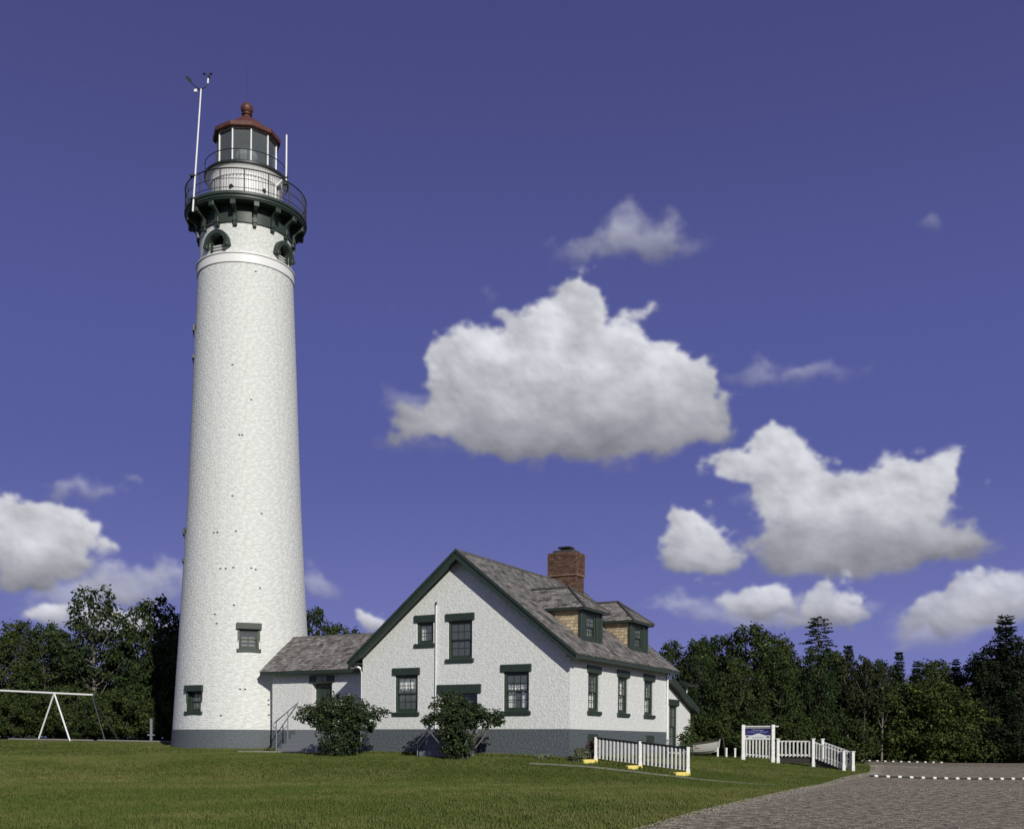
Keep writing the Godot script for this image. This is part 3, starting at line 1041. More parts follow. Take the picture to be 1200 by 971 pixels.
	for t in [-10.0, 42.0, 92.0]:
		s = mb()
		var X := Transform3D(Basis(Vector3.UP, deg_to_rad(t)) * Basis(Vector3.RIGHT, PI / 2), Vector3(sin(deg_to_rad(t)), 0, cos(deg_to_rad(t))) * 1.56 + Vector3(0, 26.2, 0))
		var cyl := mb()
		for k in 12:
			var e0 := TAU * k / 12
			var e1 := TAU * (k + 1) / 12
			tri(cyl, X * Vector3(0, 0.10, 0), X * Vector3(cos(e1) * 0.085, 0.10, sin(e1) * 0.085), X * Vector3(cos(e0) * 0.085, 0.10, sin(e0) * 0.085))
			quad(cyl, X * Vector3(cos(e0) * 0.085, 0, sin(e0) * 0.085), X * Vector3(cos(e0) * 0.085, 0.10, sin(e0) * 0.085), X * Vector3(cos(e1) * 0.085, 0.10, sin(e1) * 0.085), X * Vector3(cos(e1) * 0.085, 0, sin(e1) * 0.085))
		put("porthole", cyl, M.black, T)
	s = mb()
	ring.call(s, 1.85, 27.74, 0.02, 60)
	var lr := put("lantern_railing", s, M.iron, T)
	for k in 10:
		var t := deg_to_rad(4.0 + k * 36.0)
		s = mb()
		tube(s, [Vector3(sin(t) * 1.85, 27.25, cos(t) * 1.85), Vector3(sin(t) * 1.85, 27.75, cos(t) * 1.85)], [0.016], 6)
		put("post", s, M.iron, lr)
	# lantern: ten sides
	var va := []
	for k in 10: va.append(deg_to_rad(22.0 + 36.0 * k))
	var lp := func(k: int, rad: float, yy: float) -> Vector3:
		return Vector3(sin(va[k % 10]) * rad, yy, cos(va[k % 10]) * rad)
	s = mb()
	for k in 10:
		quad(s, lp.call(k, 1.34, 27.27), lp.call(k, 1.34, 27.52), lp.call(k + 1, 1.34, 27.52), lp.call(k + 1, 1.34, 27.27))
		quad(s, lp.call(k, 1.34, 27.52), lp.call(k, 1.2, 27.53), lp.call(k + 1, 1.2, 27.53), lp.call(k + 1, 1.34, 27.52))
	var lan := put("lantern", s, M.white_paint, T)
	s = mb()
	for k in 10:
		quad(s, lp.call(k, 1.35, 28.96), lp.call(k, 1.35, 29.06), lp.call(k + 1, 1.35, 29.06), lp.call(k + 1, 1.35, 28.96))
	put("head_ring", s, M.white_paint, lan)
	for k in 10:
		s = mb()
		tube(s, [lp.call(k, 1.335, 27.5), lp.call(k, 1.335, 28.98)], [0.040], 6)
		put("mullion", s, M.white_paint, lan)
		s = mb()
		quad(s, lp.call(k, 1.32, 27.52), lp.call(k, 1.32, 28.98), lp.call(k + 1, 1.32, 28.98), lp.call(k + 1, 1.32, 27.52))
		var mid := rad_to_deg((va[k] + va[k] + deg_to_rad(36.0)) / 2.0)
		var off := absf(wrapf(mid - 13.9, -180.0, 180.0))
		put("pane", s, M.glass if off < 100.0 else M.dark_panel, lan)
	s = mb()
	lathe(s, [Vector2(0.22, 27.5), Vector2(0.22, 27.75), Vector2(0.36, 27.8)], 16)
	put("lens_pedestal", s, M.brass, lan)
	s = mb()
	lathe(s, [Vector2(0.30, 27.8), Vector2(0.38, 27.9), Vector2(0.34, 27.92), Vector2(0.44, 28.05), Vector2(0.40, 28.07), Vector2(0.50, 28.25), Vector2(0.50, 28.45), Vector2(0.40, 28.6), Vector2(0.44, 28.62), Vector2(0.32, 28.75), Vector2(0.1, 28.85)], 20, false)
	put("lens", s, M.lens, lan)
	s = mb()
	var rp := [Vector2(0.9, 28.99), Vector2(1.50, 29.0), Vector2(1.54, 29.03), Vector2(1.54, 29.20), Vector2(1.42, 29.25), Vector2(1.10, 29.46), Vector2(0.74, 29.76), Vector2(0.40, 30.02), Vector2(0.22, 30.12)]
	lathe(s, rp, 10, false, va[0])
	var rf := put("lantern_roof", s, M.red_roof, T)
	s = mb()
	lathe(s, [Vector2(0.24, 30.08), Vector2(0.20, 30.16), Vector2(0.17, 30.24), Vector2(0.24, 30.27), Vector2(0.24, 30.31), Vector2(0.16, 30.33)], 20)
	ball(s, Vector3(0, 30.55, 0), Vector3(0.285, 0.285, 0.285), 12, 20)
	put("ventilator_ball", s, M.red_roof, rf)
	s = mb()
	tube(s, [Vector3(0, 30.8, 0), Vector3(0, 32.5, 0)], [0.013, 0.008], 6)
	put("lightning_rod", s, M.iron, rf)
	s = mb()
	tube(s, [Vector3(1.46, 25.5, 0.75), Vector3(1.50, 26.6, 0.77), Vector3(1.78, 27.0, 0.62)], [0.05], 8)
	put("downpipe", s, M.white_paint, T)

	# weather mast clamped to the gallery
	var a := deg_to_rad(-41.0)
	var base := TOWER_AT + Vector3(sin(a) * 2.80, 24.8, cos(a) * 2.80)
	var W := thing("weather_mast", "white pole with wind vane and cup anemometer clamped to the gallery railing", "weather mast", base)
	var top := Vector3(0.33, 5.40, 0.0)
	s = mb()
	tube(s, [Vector3.ZERO, top], [0.042, 0.034], 8)
	put("pole", s, M.white_paint, W)
	for q in [0.55, 1.55]:
		s = mb()
		bbox(s, Vector3(-0.14, q * 1.0, -0.14), Vector3(0.12, q + 0.07, 0.06), 0.01)
		put("clamp", s, M.iron, W)
	s = mb()
	tube(s, [top + Vector3(0, -0.02, 0), top + Vector3(0.12, 0.05, 0), top + Vector3(0.26, 0.14, 0), top + Vector3(0.30, 0.26, 0)], [0.022], 6)
	tube(s, [top + Vector3(0, -0.02, 0), top + Vector3(-0.12, 0.03, 0), top + Vector3(-0.24, 0.12, 0)], [0.022], 6)
	put("arm", s, M.iron, W)
	s = mb()
	tube(s, [top + Vector3(0.30, 0.24, 0), top + Vector3(0.31, 0.46, 0)], [0.04], 8)
	put("sensor_body", s, M.white_paint, W)
	s = mb()
	tube(s, [top + Vector3(0.31, 0.46, 0), top + Vector3(0.31, 0.60, 0)], [0.02], 6)
	for k in 3:
		var t := TAU * k / 3.0 + 0.5
		var e := top + Vector3(0.31 + cos(t) * 0.17, 0.62, sin(t) * 0.17)
		tube(s, [top + Vector3(0.31, 0.60, 0), e], [0.01], 5)
		ball(s, e, Vector3(0.06, 0.06, 0.06), 6, 8)
	put("wind_cups", s, M.black, W)
	s = mb()
	var va0 := top + Vector3(-0.24, 0.12, 0)
	tube(s, [va0 + Vector3(0.14, -0.16, 0.05), va0 + Vector3(-0.34, 0.34, -0.10)], [0.018], 6)
	ball(s, va0 + Vector3(0.14, -0.16, 0.05), Vector3(0.04, 0.04, 0.04), 6, 8)
	prism(s, [Vector2(-0.18, 0.14), Vector2(-0.30, 0.20), Vector2(-0.46, 0.40), Vector2(-0.34, 0.44), Vector2(-0.18, 0.28)], -0.012, 0.012, Transform3D(Basis.IDENTITY, va0))
	put("wind_vane", s, M.black, W)
	s = mb()
	bbox(s, top + Vector3(-0.30, -0.14, -0.05), top + Vector3(-0.16, -0.02, 0.05), 0.01)
	put("junction_box", s, M.white_paint, W)

	a = deg_to_rad(82.0)
	var A := thing("whip_antenna", "white whip antenna standing at the lantern gallery", "antenna", TOWER_AT + Vector3(sin(a) * 1.90, 26.95, cos(a) * 1.90))
	s = mb()
	tube(s, [Vector3(0, 0, 0), Vector3(0, 2.28, 0)], [0.042], 8)
	put("pole", s, M.white_paint, A)
	s = mb()
	bbox(s, Vector3(-0.14, 0.0, -0.07), Vector3(0.07, 0.12, 0.07), 0.01)
	put("clamp", s, M.iron, A)
	s = mb()
	bbox(s, Vector3(-0.10, 0.28, -0.06), Vector3(0.06, 0.36, 0.06), 0.01)
	put("clamp", s, M.iron, A)

# ------------------------------------------------------------------ keeper's house
func roof_y(x: float) -> float:
	return RIDGE - PITCH * absf(x - HW / 2.0)

func make_house() -> void:
	var H := thing("keepers_house", "white gabled brick house with grey shingle roof, green trim and brick chimney", "house", HOUSE_AT, TURN)
	var mid := HW / 2.0
	var s := mb()
	var front_holes := [Rect2(1.55, 2.66, 1.06, 1.44), Rect2(2.55, 5.28, 0.76, 0.82), Rect2(3.97, 4.65, 1.06, 1.44), Rect2(3.67, 2.0, 1.60, 1.35), Rect2(6.38, 2.66, 1.06, 1.44)]
	var side_holes := [Rect2(1.57, 2.69, 1.04, 1.42), Rect2(4.38, 2.69, 1.04, 1.42), Rect2(7.18, 2.69, 1.04, 1.42)]
	wall(s, [Vector2(0, 0.3), Vector2(HW, 0.3), Vector2(HW, roof_y(HW) - 0.19), Vector2(mid, RIDGE - 0.19), Vector2(0, roof_y(0) - 0.19)], front_holes, 0.32, Transform3D.IDENTITY)
	put("front_wall", s, M.brick_white, H)
	var XS := Transform3D(Basis(Vector3.UP, PI / 2), Vector3(HW, 0, 0))   # wall x runs back along the right side
	s = mb()
	wall(s, [Vector2(0.001, 0.3), Vector2(HD, 0.3), Vector2(HD, 4.8), Vector2(0.001, 4.8)], side_holes, 0.32, XS)
	put("side_wall", s, M.brick_white, H)
	s = mb()
	wall(s, [Vector2(-HD, 0.3), Vector2(-0.001, 0.3), Vector2(-0.001, 4.8), Vector2(-HD, 4.8)], [], 0.32, Transform3D(Basis(Vector3.UP, -PI / 2), Vector3.ZERO))
	wall(s, [Vector2(-HW, 0.3), Vector2(0, 0.3), Vector2(0, roof_y(0) - 0.19), Vector2(-mid, RIDGE - 0.19), Vector2(-HW, roof_y(HW) - 0.19)], [], 0.32, Transform3D(Basis(Vector3.UP, PI), Vector3(0, 0, -HD)))
	put("back_wall", s, M.brick_white, H)
	s = mb()
	box(s, Vector3(0.3, 1.9, -HD + 0.3), Vector3(HW - 0.3, 2.0, -0.3))
	box(s, Vector3(0.3, 4.42, -HD + 0.3), Vector3(HW - 0.3, 4.52, -0.3))
	box(s, Vector3(0.3, 2.0, -5.0), Vector3(HW - 0.3, 4.42, -4.9))
	box(s, Vector3(5.9, 2.0, -4.9), Vector3(6.0, 4.42, -0.33))
	put("floors", s, M.room, H)
	s = mb()
	box(s, Vector3(-0.02, 0.3, -0.25), Vector3(HW + 0.02, 2.0, 0.02))
	box(s, Vector3(HW - 0.2, 0.3, -HD - 0.0), Vector3(HW + 0.02, 2.0, -0.25))
	box(s, Vector3(-0.02, 0.3, -HD), Vector3(0.2, 2.0, -0.25))
	put("plinth", s, M.plinth_grey, H)
	# windows of the front: cols, rows up, rows down
	var lace_a := [[0.08, 0.92, 0.60, 0.93]]
	var lace_b := [[0.08, 0.92, 0.55, 0.66], [0.08, 0.36, 0.05, 0.48], [0.62, 0.9, 0.05, 0.48]]
	window(H, Transform3D(Basis.IDENTITY, Vector3(2.08, 2.66, 0)), 1.06, 1.44, 3, 2, 2, {"curtains": lace_a})
	window(H, Transform3D(Basis.IDENTITY, Vector3(2.93, 5.28, 0)), 0.76, 0.82, 2, 2, 0, {"curtains": [[0.1, 0.4, 0.1, 0.9]]})
	window(H, Transform3D(Basis.IDENTITY, Vector3(4.50, 4.65, 0)), 1.06, 1.44, 3, 2, 2, {})
	window(H, Transform3D(Basis.IDENTITY, Vector3(6.91, 2.66, 0)), 1.06, 1.44, 3, 2, 2, {"curtains": lace_b})
	for i in 3:
		window(H, XS * Transform3D(Basis.IDENTITY, Vector3(side_holes[i].get_center().x, 2.69, 0)), 1.04, 1.42, 3, 2, 2, {"curtains": [[0.06, 0.94, 0.05, 0.46]] if i != 1 else [[0.06, 0.4, 0.05, 0.95], [0.7, 0.94, 0.05, 0.95]]})
	# front door, deep in its opening
	s = mb()
	bbox(s, Vector3(3.50, 3.352, -0.05), Vector3(5.44, 3.68, 0.06), 0.012)
	var door := put("door", s, M.green, H)
	s = mb()
	box(s, Vector3(3.67, 2.0, -0.36), Vector3(3.77, 3.35, -0.22))
	box(s, Vector3(5.17, 2.0, -0.36), Vector3(5.27, 3.35, -0.22))
	box(s, Vector3(3.77, 2.95, -0.36), Vector3(5.17, 3.02, -0.22))
	box(s, Vector3(4.15, 2.0, -0.36), Vector3(4.22, 2.95, -0.22))
	box(s, Vector3(4.22, 2.0, -0.34), Vector3(5.17, 2.95, -0.27))
	put("frame", s, M.green, door)
	s = mb()
	quad(s, Vector3(3.77, 3.02, -0.3), Vector3(3.77, 3.35, -0.3), Vector3(5.17, 3.35, -0.3), Vector3(5.17, 3.02, -0.3))
	put("pane", s, M.glass, door)
	# basement shutters in the side plinth
	for t in [1.95, 7.8]:
		s = mb()
		bbox(s, Vector3(t - 0.45, 1.52, 0.0), Vector3(t + 0.45, 1.84, 0.045), 0.01, XS)
		put("shutter", s, M.green, H)
	# roof deck, rakes, eaves
	var z0 := 0.40
	var z1 := -HD - 0.45
	var xl := -0.42
	var xr := HW + 0.42
	s = mb()
	for side in 2:
		var xe := xl if side == 0 else xr
		var p := [Vector2(xe, roof_y(xe) - 0.16), Vector2(xe, roof_y(xe) - 0.01), Vector2(mid, RIDGE - 0.01), Vector2(mid, RIDGE - 0.16)]
		prism(s, p, z1 + 0.02, z0 - 0.06)
	put("roof_deck", s, M.iron_green, H)
	for side in 2:
		var xe := xl if side == 0 else xr
		var sg := -1.0 if side == 0 else 1.0
		var barge: MeshInstance3D
		for zz in [[z1, z1 + 0.06], [z0 - 0.06, z0]]:
			s = mb()
			prism(s, [Vector2(xe, roof_y(xe) - 0.30), Vector2(xe, roof_y(xe) + 0.03), Vector2(mid, RIDGE + 0.03), Vector2(mid, RIDGE - 0.34)], zz[0], zz[1])
			barge = put("bargeboard", s, M.green, H)
		s = mb()
		prism(s, [Vector2(xe + sg * 0.03, roof_y(xe) - 0.09), Vector2(xe + sg * 0.03, roof_y(xe) + 0.02), Vector2(mid, RIDGE + 0.045), Vector2(mid, RIDGE - 0.075)], z0 + 0.001, z0 + 0.05)
		prism(s, [Vector2(xe, roof_y(xe) - 0.30), Vector2(xe, roof_y(xe) - 0.24), Vector2(mid, RIDGE - 0.28), Vector2(mid, RIDGE - 0.34)], z0 + 0.001, z0 + 0.025)
		put("moulding", s, M.green, barge)
		s = mb()
		prism(s, [Vector2(xe, roof_y(xe) - 0.20), Vector2(xe, roof_y(xe) - 0.17), Vector2(mid, RIDGE - 0.17), Vector2(mid, RIDGE - 0.20)], 0.002, z0 - 0.061)
		put("soffit", s, M.green, barge)
		# eave: fascia, soffit, gutter
		s = mb()
		var xw := 0.0 if side == 0 else HW
		box(s, Vector3(minf(xw, xe - sg * 0.12), 4.56, z1 + 0.05), Vector3(maxf(xw, xe - sg * 0.12), 4.60, z0 - 0.07))
		box(s, Vector3(minf(xe - sg * 0.15, xe - sg * 0.115), 4.601, z1 + 0.05), Vector3(maxf(xe - sg * 0.15, xe - sg * 0.115), roof_y(xe) - 0.02, z0 - 0.07))
		var eave := put("eave", s, M.green, H)
		s = mb()
		var g0 := xe - sg * 0.112
		var gp := [Vector2(g0, 4.555), Vector2(g0 + sg * 0.06, 4.555), Vector2(g0 + sg * 0.10, 4.60), Vector2(g0 + sg * 0.115, 4.66), Vector2(g0 + sg * 0.14, 4.665), Vector2(g0 + sg * 0.14, 4.68), Vector2(g0 + sg * 0.10, 4.68), Vector2(g0 + sg * 0.085, 4.61), Vector2(g0, 4.58)]
		prism(s, gp, z1 + 0.02, z0 - 0.04)
		put("gutter", s, M.green, eave)
	# shingles
	var sl := Vector3(-1, PITCH, 0).normalized()
	var len := (xr - mid) * sqrt(1 + PITCH * PITCH)
	s = mb()
	shingles(s, Vector3(xr + 0.02, roof_y(xr + 0.02), z0 + 0.03), Vector3(0, 0, -1), sl, len, 0, z0 - z1 + 0.06, 0, z0 - z1 + 0.06, 0.142, Color(0.262, 0.255, 0.245), 0.46, 41)
	put("shingle_slope", s, M.shingle, H).set_meta("kind", "stuff")
	s = mb()
	shingles(s, Vector3(xl - 0.02, roof_y(xl - 0.02), z1 - 0.03), Vector3(0, 0, 1), Vector3(1, PITCH, 0).normalized(), len, 0, z0 - z1 + 0.06, 0, z0 - z1 + 0.06, 0.142, Color(0.262, 0.255, 0.245), 0.46, 42)
	put("shingle_slope", s, M.shingle, H).set_meta("kind", "stuff")
	s = mb()
	for k in 60:
		var za := z0 + 0.02 - k * (z0 - z1) / 60.0
		var zb := za - (z0 - z1) / 60.0 + 0.006
		var c := Color(0.13, 0.125, 0.115) * rng.randf_range(0.75, 1.25)
		c.a = 1
		s.set_color(c)
		prism(s, [Vector2(mid - 0.14, RIDGE - 0.075), Vector2(mid, RIDGE + 0.055), Vector2(mid + 0.14, RIDGE - 0.075), Vector2(mid, RIDGE + 0.02)], zb, za + rng.randf() * 0.004)
	put("ridge_cap", s, M.shingle, H)
	for t in [2.87, 7.71]: dormer(H, t)
	chimney(H)
	# rear lean-to whose roof falls away to the back
	s = mb()
	wall(s, [Vector2(HD + 0.002, 0.3), Vector2(12.92, 0.3), Vector2(12.92, 3.02), Vector2(HD + 0.002, 4.12)], [Rect2(10.14, 1.3, 1.06, 1.88)], 0.25, XS)
	wall(s, [Vector2(-HW, 0.3), Vector2(0, 0.3), Vector2(0, 3.02), Vector2(-HW, 3.02)], [], 0.25, Transform3D(Basis(Vector3.UP, PI), Vector3(0, 0, -12.92)))
	wall(s, [Vector2(-12.92, 0.3), Vector2(-HD, 0.3), Vector2(-HD, 4.12), Vector2(-12.92, 3.02)], [], 0.25, Transform3D(Basis(Vector3.UP, -PI / 2), Vector3.ZERO))
	var wing := put("rear_wing", s, M.brick_white, H)
	s = mb()
	prism(s, [Vector2(HD, 4.14), Vector2(13.3, 2.90), Vector2(13.3, 3.06), Vector2(HD, 4.30)], -HW - 0.25, 0.25, XS)
	put("roof", s, M.dark_panel, wing)
	s = mb()
	prism(s, [Vector2(HD, 4.08), Vector2(13.36, 2.82), Vector2(13.36, 3.14), Vector2(HD, 4.40)], 0.251, 0.30, XS)
	put("bargeboard", s, M.green, wing)
	s = mb()
	tube(s, [XS * Vector3(12.2, 3.3, -0.1), XS * Vector3(12.25, 3.75, 0.05), XS * Vector3(12.15, 4.05, 0.1)], [0.03], 6)
	var bracket := put("dish_bracket", s, M.white_paint, wing)
	s = mb()
	var DX := XS * Transform3D(Basis(Vector3(0, 0, 1), -0.18) * Basis(Vector3.RIGHT, 0.25), Vector3(12.1, 4.12, 0.1))
	for k in 14:
		for q in 3:
			var pt := func(kk: int, qq: int) -> Vector3:
				var e := TAU * kk / 14.0
				var rr := qq / 3.0
				return DX * Vector3(cos(e) * 0.42 * rr, 0.10 * rr * rr, sin(e) * 0.42 * rr)
			quad(s, pt.call(k, q), pt.call(k, q + 1), pt.call(k + 1, q + 1), pt.call(k + 1, q))
	put("dish", s, M.white_paint, bracket)
	window(wing, XS * Transform3D(Basis.IDENTITY, Vector3(10.67, 1.3, 0)), 1.06, 1.88, 2, 2, 2, {})
	# pipes
	s = mb()
	tube(s, [Vector3(3.46, 2.02, 0.05), Vector3(3.46, 6.72, 0.05)], [0.024], 8)
	var vp := put("vent_pipe", s, M.white_paint, H)
	s = mb()
	tube(s, [Vector3(3.46, 6.72, 0.05), Vector3(3.46, 6.84, 0.05)], [0.03], 8)
	put("cap", s, M.iron, vp)
	s = mb()
	tube(s, [Vector3(-0.33, 4.57, 0.24), Vector3(-0.20, 4.50, 0.18), Vector3(-0.07, 4.42, 0.08), Vector3(-0.07, 4.2, -0.06), Vector3(-0.07, 1.2, -0.06)], [0.05], 8)
	put("downpipe", s, M.white_paint, H)
	s = mb()
	tube(s, [Vector3(HW + 0.36, 4.57, -HD + 0.12), Vector3(HW + 0.22, 4.46, -HD + 0.10), Vector3(HW + 0.06, 4.36, -HD + 0.10), Vector3(HW + 0.06, 1.2, -HD + 0.10)], [0.05], 8)
	put("downpipe", s, M.white_paint, H)

func dormer(H: Node, t: float) -> void:
	var xf := 8.62
	var hw := 0.915
	var ye := 6.50
	var s := mb()
	var back := 6.9
	var D := Transform3D(Basis(Vector3.UP, PI / 2), Vector3(xf, 0, -t))   # local x runs back along the house, z out of the dormer
	wall(s, [Vector2(-hw, 5.30), Vector2(hw, 5.30), Vector2(hw, ye), Vector2(-hw, ye)], [Rect2(-0.44, 5.46, 0.88, 0.92)], 0.12, D)
	var d := put("dormer", s, M.green, H)
	s = mb()
	for q in [-1, 1]:
		bbox(s, Vector3(q * hw - 0.08, 5.25, -0.07), Vector3(q * hw + 0.08, ye, 0.03), 0.008, D)
	box(s, Vector3(-hw - 0.04, 5.32, 0.0), Vector3(hw + 0.04, 5.40, 0.06), D)
	put("corner_post", s, M.green, d)
	window(d, D * Transform3D(Basis.IDENTITY, Vector3(0, 5.46, 0)), 0.88, 0.92, 2, 2, 2, {"lintel": false, "recess": 0.03, "curtains": [[0.05, 0.4, 0.05, 0.5]]})
	# shingled cheeks
	for q in [-1.0, 1.0]:
		s = mb()
		var z: float = -t - q * hw
		var yb := roof_y(xf)
		var xt := HW / 2.0 + (RIDGE - ye) / PITCH
		s.set_color(Color(0.46, 0.37, 0.24))
		tri(s, Vector3(xf, yb - 0.1, z), Vector3(xf, ye, z), Vector3(xt - 0.1, ye, z))
		var rows := 9
		for i in rows:
			var y0 := yb + (ye - yb) * i / rows
			var y1 := yb + (ye - yb) * (i + 1.2) / rows
			y1 = minf(y1, ye)
			var x0: float = HW / 2.0 + (RIDGE - y0) / PITCH
			var u := xf - 0.02
			while u > x0 + 0.02:
				var w := rng.randf_range(0.08, 0.18)
				var ua := maxf(u - w + 0.007, x0)
				var c := Color(0.66, 0.53, 0.34) * rng.randf_range(0.7, 1.15)
				c.a = 1
				s.set_color(c)
				var zz: float = z - q * rng.randf_range(0.018, 0.028) * 1.0
				var zo: float = z - q * 0.004
				var p := [Vector3(u, y0, zz), Vector3(u, y1, zo), Vector3(ua, y1, zo), Vector3(ua, y0, zz)]
				quad(s, p[0], p[1], p[2], p[3])
				quad(s, Vector3(u, y0, zo), p[0], p[3], Vector3(ua, y0, zo))
				u -= w
		put("cheek", s, M.shingle, d).set_meta("kind", "stuff")
	# hipped roof
	var ex := 8.86
	var ew := 1.19
	var yr := 7.47
	var xh := 7.66
	var xb := HW / 2.0 + (RIDGE - yr) / PITCH - 0.05
	var xe := HW / 2.0 + (RIDGE - ye - 0.06) / PITCH - 0.05
	var yv := ye + 0.06
	s = mb()
	box(s, Vector3(7.05, ye - 0.02, -t - ew + 0.02), Vector3(ex - 0.02, yv - 0.012, -t + ew - 0.02))
	put("eave", s, M.green, d)
	s = mb()
	s.set_color(Color(0.1, 0.095, 0.09))
	for q in [-1.0, 1.0]:
		var zz: float = -t + q * ew
		quad(s, Vector3(xe, yv, zz), Vector3(xb, yr, -t), Vector3(xh, yr, -t), Vector3(ex, yv, zz))
	tri(s, Vector3(ex, yv, -t + ew), Vector3(xh, yr, -t), Vector3(ex, yv, -t - ew))
	var up_side := Vector3(0, yr - yv, -ew)
	var ls := up_side.length()
	shingles(s, Vector3(xe, yv, -t + ew), Vector3(1, 0, 0), up_side / ls, ls, 0, ex - xe, xb - xe, xh - xe, 0.142, Color(0.262, 0.255, 0.245), 0.46, 51 + int(t))
	up_side = Vector3(0, yr - yv, ew)
	shingles(s, Vector3(xe, yv, -t - ew), Vector3(1, 0, 0), up_side / ls, ls, 0, ex - xe, xb - xe, xh - xe, 0.142, Color(0.262, 0.255, 0.245), 0.46, 53 + int(t))
	var up_front := Vector3(xh - ex, yr - yv, 0)
	var lf := up_front.length()
	shingles(s, Vector3(ex, yv, -t + ew), Vector3(0, 0, -1), up_front / lf, lf, 0, 2 * ew, ew, ew, 0.142, Color(0.262, 0.255, 0.245), 0.46, 55 + int(t))
	put("hip_roof", s, M.shingle, d).set_meta("kind", "stuff")
	s = mb()
	for q in [-1.0, 1.0]:
		s.set_color(Color(0.085, 0.082, 0.076))
		tube(s, [Vector3(ex + 0.01, yv + 0.03, -t + q * ew), Vector3(xh, yr + 0.04, -t)], [0.055], 5)
	tube(s, [Vector3(xh, yr + 0.04, -t), Vector3(xb, yr + 0.04, -t)], [0.05], 5)
	put("hip_cap", s, M.shingle, d)

func chimney(H: Node) -> void:
	var a := Vector3(3.95, 0, -9.40)
	var b := Vector3(5.28, 0, -8.50)
	var s := mb()
	box(s, Vector3(a.x + 0.02, 7.6, a.z + 0.02), Vector3(b.x - 0.02, 9.98, b.z - 0.02))
	var ch := put("chimney", s, M.mortar, H)
	s = mb()
	var r := RandomNumberGenerator.new()
	r.seed = 61
	var y := 7.65
	var row := 0
	while y < 9.93:
		var out := 0.035 if y > 8.93 else 0.0
		if y > 8.86 and y < 8.94: out = 0.06
		var h := 0.064
		for f in 4:
			var along := b.x - a.x + 2 * out if f % 2 == 0 else b.z - a.z + 2 * out
			var u := -0.11 if row % 2 else 0.0
			while u < along:
				var u0 := maxf(u, 0.0)
				var u1 := minf(u + 0.205, along)
				u += 0.217
				if u1 - u0 < 0.03: continue
				var k := r.randf_range(0.55, 1.2)
				var c := Color(0.22, 0.115, 0.068).lerp(Color(0.13, 0.078, 0.055), r.randf()) * k
				if y > 8.86 and y < 8.94: c = Color(0.30, 0.2, 0.13) * k
				c.a = 1
				s.set_color(c)
				var e := out + r.randf_range(-0.003, 0.004)
				var i := -0.03
				match f:
					0: box(s, Vector3(a.x - out + u0, y, b.z + i), Vector3(a.x - out + u1, y + h, b.z + e))
					1: box(s, Vector3(b.x + i, y, a.z - out + u0), Vector3(b.x + e, y + h, a.z - out + u1))
					2: box(s, Vector3(a.x - out + u0, y, a.z - e), Vector3(a.x - out + u1, y + h, a.z - i))
					3: box(s, Vector3(a.x - e, y, a.z - out + u0), Vector3(a.x - i, y + h, a.z - out + u1))
		y += 0.075
		row += 1
	put("bricks", s, M.shingle, ch).set_meta("kind", "stuff")
	s = mb()
	bbox(s, Vector3(a.x + 0.16, 9.93, a.z + 0.10), Vector3(b.x - 0.16, 10.10, b.z - 0.08), 0.03)
	put("crown", s, M.timber, ch)
	s = mb()
	for q in [0.42, 0.91]:
		tube(s, [Vector3(a.x + q, 10.08, -8.95), Vector3(a.x + q, 10.2, -8.95)], [0.03], 6)
	bbox(s, Vector3(a.x + 0.36, 10.20, a.z + 0.2), Vector3(b.x - 0.36, 10.27, b.z - 0.18), 0.02)
	put("cap", s, M.iron, ch)

